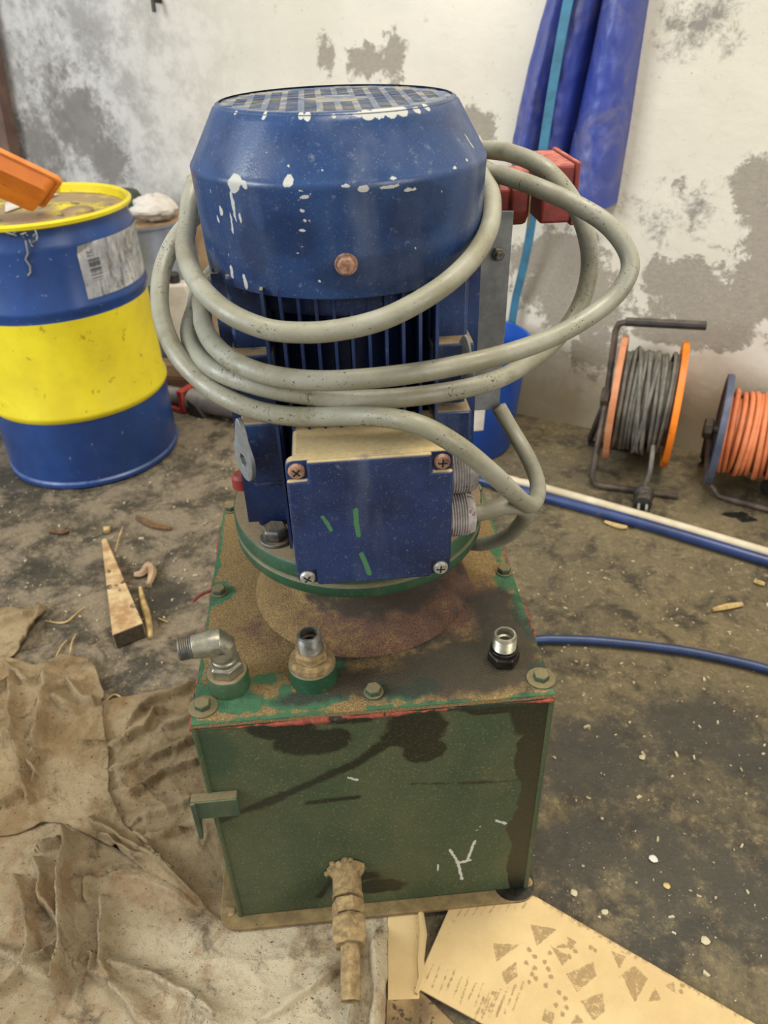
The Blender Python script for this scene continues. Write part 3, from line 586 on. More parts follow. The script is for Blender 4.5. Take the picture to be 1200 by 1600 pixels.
# grille: plate with slots cut between bars
RG = .0872; xs = [-.088]; ys = [-.088]
px_ = -.0848
def lines(slot, bar, half):
    o = []; n = int(half/(slot+bar)); x = -(n*(slot+bar))+bar/2-(slot+bar)/2*0
    while x < half: o += [x, x+slot]; x += slot+bar
    return o
gx = [-RG]+[v for v in lines(.0085, .0046, .0835) if -.083 < v < .083]+[RG]
gy = [-RG]+[v for v in lines(.0042, .0031, .0835) if -.083 < v < .083]+[RG]
g = MB(); idx = {}
def gv(i, j):
    if (i, j) not in idx: idx[(i, j)] = len(g.v); g.v.append((gx[i], gy[j], z1))
    return idx[(i, j)]
for i in range(len(gx)-1):
    for j in range(len(gy)-1):
        xm, ym = (gx[i]+gx[i+1])/2, (gy[j]+gy[j+1])/2; rm = math.hypot(xm, ym)
        far = max(math.hypot(a, b) for a in gx[i:i+2] for b in gy[j:j+2])
        if far > RG+.003: continue
        slot = (i % 2 == 1 and j % 2 == 1) and .02 < rm and far < .079 and not (abs(xm) < .006 and False)
        if not slot: g.f.append((gv(i, j), gv(i+1, j), gv(i+1, j+1), gv(i, j+1)))
g.build('fan_grille', 'grille', cover, flat=True, solid=.0012)
MB().lathe([(.0775, z1-.0008), (.0912, z1-.0002), (.0912, z1-.002), (.0775, z1-.002)], 90, capa=False, capb=False).build('grille_rim', 'grille', cover)
MB().lathe([(.082, z1-.03), (.082, z1-.012), (.03, z1-.006)], 40).build('fan', 'dark', PU)
s0 = cyl_uv(541, 413); t = s0[0]/.115; nrm = np.array([math.cos(t), math.sin(t), 0])
MB().lathe(hexring(.0066, .007), 6, nrm*.1125+[0, 0, s0[1]], nrm).lathe([(.0085, 0), (.008, .0014)], 20, nrm*.1125+[0, 0, s0[1]], nrm).build('cover_screw', 'rusty', cover, bevel=.0005)
# terminal box
BY0, BY1 = -.154, -.075
tl, trr, brr, bl = (ly(*p_, BY0) for p_ in ((441, 726), (708, 706), (706, 896), (469, 921)))
bx0, bx1 = (tl[0]+bl[0])/2, (trr[0]+brr[0])/2; bz0, bz1 = (bl[2]+brr[2])/2, (tl[2]+trr[2])/2
body = MB().box((bx0+.005, BY0+.011, bz0+.004), (bx1-.005, BY1, bz1-.001)).build('terminal_box', 'blue_box', PU, bevel=.004, seg=3)
cc = .0165
def cross(y, d, ins=0.):
    a, b_, c_, d_ = bx0+ins, bx1-ins, bz0+ins, bz1-ins
    o = [(a+cc, c_), (b_-cc, c_), (b_-cc, c_+cc), (b_, c_+cc), (b_, d_-cc), (b_-cc, d_-cc), (b_-cc, d_), (a+cc, d_), (a+cc, d_-cc), (a, d_-cc), (a, c_+cc), (a+cc, c_+cc)]
    return MB().prism([(x, y, z) for x, z in o], (0, d, 0))
P = plate((bx0, BY0, bz0), (bx1, BY0, bz0), (bx0, BY0, bz1), 100, 90)
lid = MB().prism([(x, BY0+.0045, z) for x, z in [(q[0], q[1]) for q in rrect(bx0, bx1, bz0, bz1, .007, 0)]], (0, .008, 0)).build('box_lid', 'blue_box', body, bevel=.0012)
cr = cross(BY0, .006).build('lid_panel', 'blue_box', body, bevel=.0025, seg=3)
# paint scratches: a fine sheet of the panel face
iu, iv = np.meshgrid(np.linspace(bx0+cc+.004, bx1-cc-.004, 110), np.linspace(bz0+.006, bz1-.006, 110))
g = MB().grid(np.stack([iu, 0*iu+BY0-.00015, iv], -1))
bp = lambda L: [(lambda q: (q[0], q[2]))(ly(a, b_, BY0)) for a, b_ in L]
g.attr('chip', strokes(iu, iv, [(bp([(504, 808), (512, 818), (517, 828)]), .0017), (bp([(556, 797), (557, 820), (560, 836)]), .0021), (bp([(565, 866), (571, 880), (577, 896)]), .0022)]))
g.build('lid_face', 'blue_box', body, sharp=180)
scr = None
for i, (x, z, m) in enumerate(((bx0+.0085, bz1-.0095, 'rusty'), (bx1-.0085, bz1-.0095, 'rusty'), (bx0+.0085, bz0+.007, 'screw'), (bx1-.0085, bz0+.007, 'screw'))):
    h = MB().lathe([(.0066, 0), (.0066, .0015), (.0052, .0032), (.002, .004)], 24, (0, 0, 0), (0, -1, 0)).build('box_screw', m, body, loc=(x, BY0+.0045, z))
    a = random.uniform(0, 1.5); MB().box((-.0036, -.0043, -.0006), (.0036, -.003, .0006)).box((-.0006, -.0043, -.0036), (.0006, -.003, .0036)).build('cross_slot', 'dark', h, rot=(0, a, 0))
# cable glands
for (px1, py1, ln) in ((712, 735, .022), (712, 803, .022)):
    gq = ly(px1, py1, -.115); x0 = bx1-.004
    pr = [(.0195, 0), (.0195, .004)]
    for i in range(9): pr += [(.0198, .004+i*.0022), (.0188, .0051+i*.0022)]
    pr += [(.0185, .0245), (.0165, .029), (.009, .0295)]
    n_ = 40; gm = MB().lathe(pr, n_, (x0, gq[1], gq[2]), (1, 0, 0)).build('cable_gland', 'gland', body, sharp=25)
G2 = np.array([x0+.029, gq[1], gq[2]])
# lifting lugs
def lug(C, u, w, h, hole, parent, mat, t=.004):
    C = np.array(C, float); u = np.array(u, float)/np.linalg.norm(u); v_ = np.array([0, 0, 1.]); nrm_ = np.cross(u, v_)
    n = 24; outer = []; inner = []
    for k_ in range(n):
        a = 2*PI*k_/n+PI/6; sx_ = math.cos(a); sy_ = math.sin(a); outer.append((w*sx_*(1 if sy_ < .3 else .62), h*(sy_ if sy_ < .3 else sy_*1.75))); r_ = hole/ max(abs(math.cos((a % (PI/3))-PI/6)), .5)*.9; inner.append((r_*sx_, r_*sy_-h*.1))
    V_ = [C+u*a+v_*b for a, b in outer]+[C+u*a+v_*b for a, b in inner]; V_ += [p+nrm_*t for p in V_]
    F = []
    for k_ in range(n):
        l = (k_+1) % n; F += [(k_, l, n+l, n+k_), (2*n+l, 2*n+k_, 3*n+k_, 3*n+l), (l, k_, 2*n+k_, 2*n+l), (n+k_, n+l, 3*n+l, 3*n+k_)]
    return MB().add(V_, F).build('lifting_lug', mat, parent, bevel=.0006, sharp=30)
c = ly(386, 714, -.098); lug((c[0], -.098, c[2]), (.55, -1, 0), .017, .021, .006, PU, 'plate')
c = ly(735, 555, -.085); lug((c[0]-.004, -.085, c[2]-.01), (.8, -.75, 0), .011, .016, .004, PU, 'plate', .003)
MB().lathe([(.011, 0), (.011, .012), (.008, .015)], 16, (-.118, .03, .4415)).build('red_cap', 'toolred', PU)
# sheet-metal side bracket with the red appliance inlet
yb = .035
a0, a1, a2, a3 = (ly(*p_, yb) for p_ in ((742, 330), (803, 330), (780, 640), (733, 642)))
sb = MB().prism([a3, a2, a1, a0], (0, .0025, 0)).prism([a0, a0+[0, .03, 0], a3+[0, .03, 0], a3], (.002, 0, 0)).build('side_bracket', 'plate', PU, bevel=.0006)
MB().box((a1[0]-.045, yb+.002, a1[2]-.05), (a1[0]-.002, yb+.062, a1[2]-.047)).box((a1[0]-.045, yb+.06, a1[2]-.05), (a1[0]-.002, yb+.063, a1[2]+.02)).build('bracket_arm', 'plate', sb, bevel=.0006)
c = ly(778, 396, yb); MB().lathe(hexring(.006, .005), 6, (c[0], yb, c[2]), (0, -1, 0)).lathe([(.0032, .004), (.0032, .009)], 10, (c[0], yb, c[2]), (0, -1, 0)).build('bracket_bolt', 'steel', sb)
# red inlet: housing towards the motor, square flap box to the right
yb = .085
f0 = ly(842, 350, yb-.02); f1 = ly(892, 345, yb-.02); ft = ly(890, 256, yb-.02)
hb0 = ly(797, 362, yb-.012); hb1 = ly(836, 300, yb-.012)
inl = MB()
inl.box((f0[0], yb-.022, f0[2]), (f1[0], yb+.055, ft[2])); inlet = inl.build('appliance_inlet', 'redplastic', PU, bevel=.003, seg=3)
MB().box((f1[0]-.002, yb-.024, f0[2]-.002), (f1[0]+.003, yb+.057, ft[2]+.002)).build('inlet_flap', 'redplastic', inlet, bevel=.0015)
zl, zh = hb0[2], ft[2]-.006; ym = yb+.015; rr = (zh-zl)/2
MB().lathe([(rr*.96, 0), (rr*1.02, .004), (rr*1.02, .018), (rr*.86, .02), (rr*.86, .03)], 8, (hb1[0]-.002-.0, ym, (zl+zh)/2), (-1, 0, 0), phase=PI/8).build('inlet_collar', 'redplastic', inlet, bevel=.0015)
MB().lathe([(rr*.8, 0), (rr*.8, .035), (rr*.5, .05)], 8, (hb1[0]-.03, ym, (zl+zh)/2), (-1, 0, 0), phase=PI/8).build('inlet_body', 'redplastic', inlet, bevel=.0015)
MB().tube([(hb1[0]-.004, ym-rr*1.0, zl+.004), (hb1[0]-.004, ym-rr*1.0, zh-.006)], .0008, 6).build('gasket_line', 'straw', inlet)
# power cable, one run wound round the motor
CB = []
def cp(px, py, y): CB.append(ly(px, py, y))
cp(779, 636, .03); cp(800, 672, .02); cp(825, 715, -.01); cp(840, 755, -.05); cp(836, 784, -.085); cp(820, 786, -.112)      # from the bracket down, tight bend
cp(775, 745, -.15); cp(720, 700, -.165); cp(660, 666, -.16); cp(600, 652, -.145); cp(540, 650, -.132); cp(450, 650, -.125); cp(380, 634, -.115); cp(320, 600, -.09); cp(275, 551, -.06); cp(252, 492, -.02); cp(252, 430, .02); cp(272, 377, .05); cp(303, 340, .085)
CB += [np.array((-.09, .12, .725)), np.array((-.02, .14, .75))]
cp(690, 232, .125); cp(730, 231, .108); cp(757, 234, .09); cp(800, 240, .06); cp(850, 263, .035); cp(890, 307, .02); cp(915, 362, .005); cp(921, 420, 0.); cp(904, 482, -.015); cp(860, 540, -.04); cp(800, 582, -.075); cp(740, 604, -.1); cp(650, 619, -.118); cp(560, 624, -.122); cp(470, 616, -.12); cp(400, 602, -.112); cp(340, 580, -.092); cp(306, 551, -.06); cp(296, 520, -.03); cp(304, 484, .01); cp(322, 440, .06)
CB += [np.array((-.06, .13, .69)), np.array((.03, .135, .73)), np.array((.085, .11, .757))]
cp(757, 265, .06); cp(790, 275, .03); cp(840, 293, .005); cp(900, 320, -.015); cp(950, 352, -.03); cp(981, 395, -.04); cp(981, 432, -.05); cp(948, 475, -.06); cp(880, 519, -.082); cp(800, 550, -.105); cp(700, 574, -.125); cp(600, 589, -.133); cp(500, 595, -.134); cp(420, 586, -.126); cp(365, 564, -.106); cp(328, 530, -.07); cp(316, 490, -.025); cp(328, 445, .045)
CB += [np.array((-.05, .128, .665)), np.array((.05, .125, .70)), np.array((.105, .075, .742))]
cp(760, 288, .02); cp(769, 325, -.02); cp(760, 368, -.055); cp(729, 414, -.1); cp(676, 458, -.13); cp(600, 498, -.142); cp(520, 517, -.142); cp(450, 519, -.137); cp(400, 509, -.13); cp(350, 484, -.112); cp(310, 444, -.078); cp(290, 398, -.035); cp(292, 358, .01)
CB += [np.array((-.12, .06, .735)), np.array((-.08, .12, .745)), np.array((.02, .14, .735)), np.array((.06, .13, .73))]
MB().tube(spline(CB, 6), .0077, 12).build('power_cable', 'cable', PU, sharp=180)
CG = [G2-[.006, 0, 0], G2+[.008, 0, 0]]+[ly(*p_) for p_ in ((790, 791, -.115), (815, 793, -.1), (822, 806, -.075), (800, 832, -.045), (770, 846, -.02), (742, 850, 0.), (700, 842, .05))]
MB().tube(spline(CG, 6), .0077, 12).build('motor_lead', 'cable', PU, sharp=180)

# ================================================================== rags, cardboard, wood on the floor
def coons(T, B, L, R, nu, nv):                              # top, bottom left->right; left, right top->bottom
    T, B, L, R = resample(T, nu), resample(B, nu), resample(L, nv), resample(R, nv)
    u = np.linspace(0, 1, nu)[None, :, None]; v = np.linspace(0, 1, nv)[:, None, None]
    return (1-v)*T[None]+v*B[None]+(1-u)*L[:, None]+u*R[:, None]-((1-u)*(1-v)*T[0]+u*(1-v)*T[-1]+(1-u)*v*B[0]+u*v*B[-1])
def F2(L): return [tuple(at_z(a, b)[:2]) for a, b in L]
def height(x, y, ridges):
    z = np.zeros_like(x)
    for pts, w, h in ridges:
        P_ = F2(pts); d = seg_dist(x, y, P_); sg = np.zeros_like(x); bd = np.full_like(x, 9.)
        for a, b in zip(P_[:-1], P_[1:]):
            dd = seg_dist(x, y, [a, b]); c = (b[0]-a[0])*(y-a[1])-(b[1]-a[1])*(x-a[0]); sg = np.where(dd < bd, np.sign(c), sg); bd = np.minimum(bd, dd)
        z = np.maximum(z, 2.1*h*np.where(sg > 0, np.exp(-(d/(w*1.25))**2), np.exp(-(d/(w*.3))**2)))+.25*h*np.exp(-(d/w)**2)
    return z
def rag(name, mat, T, B, L, R, nu, nv, base, ridges, amp, seed, label, flatten=None, curl=True):
    P = coons(F2(T), F2(B), F2(L), F2(R), nu, nv); x, y = P[..., 0], P[..., 1]
    x = x+.004*fbm(x*40, y*40, seed+50); y = y+.004*fbm(x*40, y*40, seed+60)
    z = height(x+.018*fbm(x*22, y*22, seed), y+.018*fbm(x*22, y*22, seed+5), ridges)
    wr = 1-np.abs(2*vn(x*17+3*vn(x*6, y*6, seed), y*30, seed+7)-1)
    z = z+amp*(fbm(x*14, y*14, seed)+.5)+amp*.8*wr**3*vn(x*5, y*5, seed+1)+amp*.9*fbm(x*60, y*60, seed+2)+amp*.7*(1-np.abs(2*vn(x*38+2*vn(x*15, y*15, seed+3), y*22+2*vn(x*15, y*15, seed+4), seed+9)-1))**4*vn(x*9, y*9, seed+6)
    z = np.maximum(z, 0)
    if flatten is not None: z = z*flatten(x, y)
    g = MB().grid(np.stack([x, y, Z0+base+z], -1)[:, ::-1] if False else np.stack([x, y, Z0+base+z], -1))
    g.f = [f[::-1] for f in g.f]; g.attr('pale', np.clip((x+.42)/.26, .25, 1)*np.clip((.49-y)/.05, .3, 1) if mat == 'rag2' else 0*x)
    return tag(g.build(name, mat, sharp=180, solid=.0025), label, 'rag', 'felt rags on the floor')
def flat_tank(x, y):                                        # pressed flat under the foot plate
    a = (x-UC[0])*UE[0]+(y-UC[1])*UE[1]; b = (x-UC[0])*UN[0]+(y-UC[1])*UN[1]
    d = np.maximum(np.maximum(np.abs(a+.006)-.184, np.abs(b)-.2), 0); return np.clip((d-.004)/.03, 0, 1)
rag('floor_rag', 'rag', [(110, 1120), (170, 1100), (300, 1076), (430, 1060)], [(80, 1255), (150, 1295), (250, 1362), (345, 1415), (440, 1400)], [(110, 1120), (80, 1255)], [(430, 1060), (440, 1250), (440, 1400)], 170, 170, .003,
    [([(215, 1130), (240, 1110), (300, 1085)], .012, .008), ([(200, 1165), (225, 1155), (245, 1125)], .008, .007), ([(190, 1210), (240, 1195), (290, 1170)], .01, .006), ([(215, 1245), (260, 1215), (310, 1195)], .006, .006), ([(215, 1250), (250, 1225)], .004, .005), ([(180, 1175), (200, 1170)], .006, .006), ([(260, 1150), (300, 1130)], .009, .006), ([(240, 1320), (290, 1308)], .007, .006), ([(215, 1315), (235, 1330)], .006, .005), ([(230, 1290), (300, 1260)], .012, .005)],
    .006, 3, 'dirty brown felt rag pressed under the left side of the green tank', flat_tank)
rag('floor_rag', 'rag2', [(-120, 1262), (60, 1275), (150, 1310), (250, 1370), (345, 1395), (480, 1370), (607, 1375)], [(-60, 1720), (250, 1720), (602, 1720)], [(-120, 1262), (-60, 1720)], [(607, 1375), (606, 1520), (602, 1720)], 260, 200, .004,
    [([(104, 1322), (105, 1400), (104, 1480), (90, 1560)], .009, .016), ([(60, 1360), (70, 1420), (95, 1450)], .007, .008), ([(30, 1390), (48, 1440), (46, 1500), (44, 1515)], .007, .01), ([(46, 1515), (75, 1505), (96, 1490)], .006, .009), ([(117, 1460), (117, 1500), (122, 1524), (135, 1510), (148, 1500), (148, 1528), (165, 1540)], .005, .006), ([(165, 1420), (162, 1470), (168, 1520), (185, 1560)], .008, .008),
     ([(190, 1525), (240, 1540), (290, 1570), (330, 1600)], .01, .009), ([(170, 1540), (210, 1580), (240, 1620)], .012, .008), ([(145, 1380), (142, 1410)], .008, .006), ([(-20, 1500), (40, 1512)], .01, .008), ([(0, 1560), (40, 1520), (90, 1560)], .012, .008), ([(564, 1440), (556, 1520), (545, 1620)], .007, .009), ([(592, 1445), (590, 1530), (580, 1640)], .008, .012), ([(604, 1430), (600, 1600)], .004, .004), ([(180, 1370), (260, 1400), (300, 1420)], .01, .004), ([(75, 1335), (95, 1330)], .008, .01), ([(480, 1440), (450, 1500)], .006, .003), ([(420, 1600), (520, 1530)], .009, .004)],
    .0045, 17, 'pale rust-stained felt sheet spread in front of the green tank', flat_tank)
rag('floor_rag', 'rag', [(-140, 1015), (20, 1035), (60, 1050), (100, 1030), (140, 1040), (152, 1052)], [(-140, 1330), (30, 1312), (75, 1292), (110, 1296), (190, 1338), (250, 1385), (342, 1444)], [(-140, 1015), (-140, 1330)], [(152, 1052), (165, 1090), (163, 1130), (173, 1190), (172, 1245), (195, 1295), (240, 1345), (290, 1385), (342, 1444)], 200, 190, .009,
    [([(24, 1070), (25, 1120), (22, 1170)], .006, .008), ([(75, 1075), (72, 1120), (60, 1170)], .009, .01), ([(75, 1105), (110, 1085), (140, 1110), (155, 1112)], .008, .009), ([(30, 1180), (38, 1240), (45, 1260)], .007, .007), ([(5, 1090), (20, 1075)], .006, .007), ([(15, 1055), (45, 1078)], .006, .006), ([(55, 1190), (50, 1210), (60, 1220)], .006, .007), ([(145, 1300), (190, 1325), (260, 1365), (310, 1410)], .006, .006), ([(165, 1325), (210, 1350), (240, 1358), (285, 1375)], .005, .006), ([(60, 1230), (66, 1200)], .005, .004), ([(130, 1172), (170, 1172)], .004, .003), ([(10, 1270), (30, 1260)], .009, .008), ([(90, 1110), (110, 1120)], .012, .008)],
    .0055, 29, 'brown crumpled felt rag with a ragged right edge, left of the tank', flat_tank)
rag('floor_rag', 'rag', [(-120, 950), (40, 954), (77, 953)], [(-120, 1035), (10, 1033), (24, 1028)], [(-120, 950), (-120, 1035)], [(77, 953), (55, 985), (24, 1028)], 70, 40, .003, [([(62, 955), (58, 975), (35, 1015)], .006, .006), ([(-20, 990), (40, 970)], .012, .006)], .005, 41, 'small corner of brown felt at the left edge, nearest the wooden wedge')
# cardboard
def sheet(name, mat, pts, z, th, label, marks=None, n=150):
    Pp = [np.array(at_z(a, b, z)) for a, b in pts]
    P = coons([p[:2] for p in Pp[:2]], [Pp[3][:2], Pp[2][:2]], [Pp[0][:2], Pp[3][:2]], [Pp[1][:2], Pp[2][:2]], n, n); x, y = P[..., 0], P[..., 1]
    g = MB().grid(np.stack([x, y, z+.0012*fbm(x*12, y*12, 8)], -1)); g.f = [f[::-1] for f in g.f]; g.attr('dirt', marks(x, y) if marks else 0*x)
    return tag(g.build(name, mat, sharp=180, solid=th), label, 'cardboard', 'cardboard on the floor')
def tread(x, y):
    f = np.zeros_like(x)
    def poly(px, r, gain=.8):
        P_ = np.array(F2(px)); inside = np.full_like(x, 9.)
        s = np.sign(np.cross(P_[1]-P_[0], P_[2]-P_[0]))
        for a, b in zip(P_, np.roll(P_, -1, 0)):
            e_ = b-a; L_ = np.hypot(*e_); inside = np.minimum(inside, s*((x-a[0])*(-e_[1])+(y-a[1])*e_[0])/L_)
        return gain*np.clip(.5+inside/r, 0, 1)
    for t in ([(770, 1480), (810, 1482), (775, 1508)], [(828, 1450), (868, 1458), (838, 1484)], [(860, 1484), (890, 1500), (878, 1515)], [(884, 1528), (926, 1508), (930, 1530), (900, 1556)], [(970, 1528), (990, 1514), (1010, 1535), (990, 1572)], [(906, 1570), (940, 1556), (944, 1585), (925, 1600)], [(1010, 1570), (1022, 1550), (1032, 1568)], [(954, 1492), (976, 1500), (966, 1520)], [(782, 1526), (806, 1508), (808, 1530), (790, 1545)], [(885, 1470), (900, 1478), (890, 1490)], [(845, 1600), (850, 1580), (866, 1590), (862, 1606)], [(890, 1606), (900, 1586), (912, 1604)], [(865, 1487), (880, 1480), (895, 1486)], [(1037, 1545), (1050, 1540), (1055, 1560)]):
        pf = poly(t, .0035, .95); f = np.maximum(f, pf*(.62+.7*(pf < .75)*(pf > .3)*.5))
    dots = [(a+2.5*math.sin(i*2.1), b) for i, (a, b) in enumerate([(826, 1490), (832, 1500), (824, 1510), (834, 1518), (828, 1528), (838, 1535), (826, 1540), (856, 1495), (852, 1508), (856, 1520), (858, 1532), (854, 1545), (872, 1556), (880, 1566), (870, 1576), (884, 1580), (876, 1590), (890, 1480), (898, 1492), (886, 1500), (1066, 1545), (1062, 1555), (920, 1486), (930, 1490)])]
    f = np.maximum(f, blobs(x, y, [tuple(p)+(.0024, .0024, 0, .95) for p in F2(dots)]))
    st = [([(664+i*11, 1540+i*5+4*(i % 3)), (677+i*11, 1512+i*5-5*(i % 2))], .0014, .6) for i in range(11)]+[([(740+i*12, 1600-3*i), (757+i*12, 1560-4*i)], .0016, .6) for i in range(6)]+[([(712+i*13, 1440-i*2), (722+i*13, 1425-i*2)], .0015, .55) for i in range(9)]
    f = np.maximum(f, strokes(x, y, [(F2(a), w, gq_) for a, w, gq_ in st]))
    f = np.maximum(f, .55*np.clip(1-seg_dist(x, y, F2([(830, 1400), (880, 1432), (960, 1480), (1120, 1570), (1200, 1615)]))/.012, 0, 1))
    return f+.12*vn(x*25, y*25, 5)
sheet('cardboard_sheet', 'card', [(705, 1418), (833, 1398), (1300, 1670), (760, 1640)], Z0+.0075, .004, 'large pale cardboard sheet with dirty boot-tread marks', tread, 230) if False else None
def quad_sheet():
    z = Z0+.008; Pp = [at_z(a, b, z) for a, b in ((702, 1419), (834, 1399), (1260, 1646), (1050, 1760), (648, 1541))]
    T = [Pp[0], Pp[1]]; B = [Pp[4], Pp[3]]; L = [Pp[0], Pp[4]]; R = [Pp[1], Pp[2], Pp[3]]
    P = coons([p[:2] for p in T], [p[:2] for p in B], [p[:2] for p in L], [p[:2] for p in R], 260, 200); x, y = P[..., 0], P[..., 1]
    z = z+.0012*fbm(x*12, y*12, 8)
    g = MB().grid(np.stack([x, y, z], -1)); g.f = [f[::-1] for f in g.f]; g.attr('dirt', tread(x, y))
    o = g.build('cardboard_sheet', 'card', sharp=180, solid=.004); tag(o, 'large pale cardboard sheet printed with dirty boot-tread marks', 'cardboard', 'cardboard on the floor')
quad_sheet()
sheet('cardboard_strip', 'card', [(606, 1422), (660, 1420), (655, 1560), (606, 1562)], Z0+.0045, .003, 'narrow torn cardboard strip between the pale rag and the marked sheet', lambda x, y: .42*(vn(x*60, y*9, 3) > .62), 60)
tp = [at_z(*p_, Z0+.007) for p_ in ((657, 1424), (661, 1460), (657, 1500), (660, 1530), (650, 1552))]
MB().tube(tp, [.0035, .0045, .004, .005, .002], 5).build('torn_edge', 'card', bpy.data.objects['cardboard_strip'], sharp=20)
sheet('cardboard_flap', 'carddark', [(604, 1560), (655, 1546), (760, 1650), (600, 1720)], Z0+.003, .0025, 'grubby shaded cardboard piece at the bottom under the marked sheet', None, 40)
# wedge
w0 = at_z(161, 846); wl_, wr_ = at_z(182, 1013), at_z(229, 994); hgt = .030
wg = MB(); tipd = (wr_-wl_)*.14
A = [w0-tipd*.3, w0+tipd, wr_, wl_]; top = [A[0]+[0, 0, .006], A[1]+[0, 0, .006], wr_+[0, 0, hgt], wl_+[0, 0, hgt]]
wg.add(A+top, [(0, 1, 2, 3), (7, 6, 5, 4), (0, 4, 5, 1), (1, 5, 6, 2), (3, 7, 4, 0), (2, 6, 7, 3)]); we = wg.build('wooden_wedge', 'wood', bevel=.0012, flat=True)
inn = (w0-(wl_+wr_)/2); inn = inn/np.linalg.norm(inn); ue_ = (wr_-wl_)
MB().prism([wl_+ue_*.02-inn*.0004+[0, 0, .001], wr_-ue_*.02-inn*.0004+[0, 0, .001], wr_-ue_*.02-inn*.0004+[0, 0, hgt-.001], wl_+ue_*.02-inn*.0004+[0, 0, hgt-.001]], -inn*.0008).build('end_grain', 'woodend', we)
tag(we, 'long pale wooden wedge with a grey sawn end lying on the floor', 'wedge')
def stick(name, mat, pts, r, label, cat, n=6, lift=.003, group=None):
    P = [at_z(a, b, Z0+lift) for a, b in pts]; k_ = len(spline(P, 4)); rr_ = [r*(.5+.6*math.sin(PI*(i+.6)/(k_+.6))) for i in range(k_)]
    o = MB().tube(spline(P, 4), rr_, n).build(name, mat, sharp=30); return tag(o, label, cat, group)
stick('wood_splinter', 'straw', [(219, 918), (222, 935), (229, 958), (233, 980), (235, 996)], .0055, 'thin yellow splinter alongside the wedge\'s right edge', 'splinter', lift=.005)
stick('bark_scrap', 'plywood', [(210, 898), (222, 896), (232, 885), (238, 895), (232, 915)], .008, 'twisted tan bark scrap beside the wedge\'s middle', 'bark', lift=.006)
c = at_z(168, 831); tag(MB().box((-.006, -.006, 0), (.006, .006, .010)).build('wood_cube', 'straw', bevel=.001, loc=c, rot=(0, 0, .3)), 'tiny pale wood cube at the tip of the wedge', 'offcut')
stick('twig', 'bark', [(212, 806), (232, 818), (250, 823), (268, 826)], .005, 'brown twig lying between the drum and the green tank', 'twig', lift=.005)
stick('straw_stalk', 'straw', [(192, 823), (186, 840), (180, 862)], .0014, 'thin straw stalk standing out right of the wedge\'s tip', 'straw', 5)
for i, (pts, lab) in enumerate((([(70, 970), (100, 973), (118, 960), (132, 948)], 'curved straw stalk right of the small felt corner'), ([(85, 1030), (95, 1012), (104, 1000)], 'straight straw stalk above the crumpled brown rag'), ([(108, 1030), (112, 1005), (118, 992)], 'bent straw stalk left of the wedge\'s sawn end'), ([(165, 1095), (180, 1085), (200, 1096), (222, 1094)], 'wavy straw stalk at the brown rag\'s top right corner'), ([(248, 966), (262, 972)], 'short straw chip between the wedge and the tank'))):
    stick('straw_stalk', 'straw', pts, .0015, lab, 'straw', 5, group='straw on the floor')
stick('wood_chip', 'straw', [(1113, 953), (1135, 948), (1160, 944)], .005, 'curved pale wood chip on the floor above the blue hose', 'wood chip', lift=.004)
stick('wood_chip', 'straw', [(945, 815), (965, 822), (980, 824)], .0045, 'pale wood chip just below the blue pipe', 'wood chip', lift=.004)
stick('wood_chip', 'straw', [(1178, 908), (1195, 913)], .004, 'small pale wood chip at the right edge below the pipes', 'wood chip', lift=.004)
stick('wood_chip', 'bark', [(75, 828), (95, 832), (108, 829)], .004, 'dark bark chip on the floor below the blue drum', 'wood chip', lift=.004)
c = at_z(1125, 1318); rgp = np.random.default_rng(3)
def pebble(px, py, r, mat, label, fl=.55):
    c = at_z(px, py); m = MB().lathe([(r*.35, 0), (r*.95, r*.25*fl), (r, r*.6*fl), (r*.6, r*fl), (r*.2, r*1.15*fl)], 8); m.v = [(x*rgp.uniform(.75, 1.2), y*rgp.uniform(.75, 1.2), z) for x, y, z in m.v]
    return tag(m.build('pebble', mat, loc=c+[0, 0, -.001], rot=(0, 0, rgp.uniform(0, 6)), sharp=20), label, 'pebble', 'pebbles on the floor')
pebble(1021, 1342, .0052, 'white', 'round white pebble right of the tank, beside the dark oil stain')
pebble(1102, 1469, .005, 'grit', 'pale pebble above the edge of the marked cardboard')
pebble(1042, 1384, .004, 'straw', 'small yellow pebble below the round white one')
pebble(1003, 1183, .0042, 'grit', 'pale pebble right of the tank top')
pebble(897, 1395, .0042, 'grit', 'grey pebble right of the tank\'s foot plate')
pebble(945, 1425, .004, 'grit', 'small grey pebble at the marked cardboard\'s long edge')
pebble(143, 1003, .006, 'woodend', 'brown pebble left of the wedge\'s sawn end')
g = MB(); rg = np.random.default_rng(12)
for i in range(900):
    if i < 380: x, y = rg.uniform(.2, .75), rg.uniform(.32, 1.3)
    elif i < 760: x, y = rg.uniform(-.85, -.2), rg.uniform(.85, 1.75)
    else: x, y = rg.uniform(-.3, .8), rg.uniform(.9, 1.6)
    a_ = (x-UC[0])*UE[0]+(y-UC[1])*UE[1]; b_ = (x-UC[0])*UN[0]+(y-UC[1])*UN[1]
    if abs(a_) < .2 and abs(b_) < .22: continue
    if .1 < x and y > 1.1: continue
    if (x+.676)**2+(y-1.599)**2 < .04 or (x-.196)**2+(y-1.57)**2 < .015: continue
    r = rg.choice([.0008, .0011, .0015, .0022], p=[.4, .35, .2, .05]); t = rg.uniform(0, 6); cs, sn = math.cos(t), math.sin(t); e_ = rg.uniform(.8, 2.6)
    pts = [(x+r*(e_*cs*a-sn*b), y+r*(e_*sn*a+cs*b)) for a, b in ((-1, -.6), (1, -.8), (.7, .9), (-.8, .7))]
    g.prism([(a, b, Z0-.0015) for a, b in pts], (0, 0, .0012+r*.8))
tag(g.build('floor_grit', 'grit', flat=True), 'fine pale grit and chips scattered over the concrete floor', 'grit', kind='stuff')

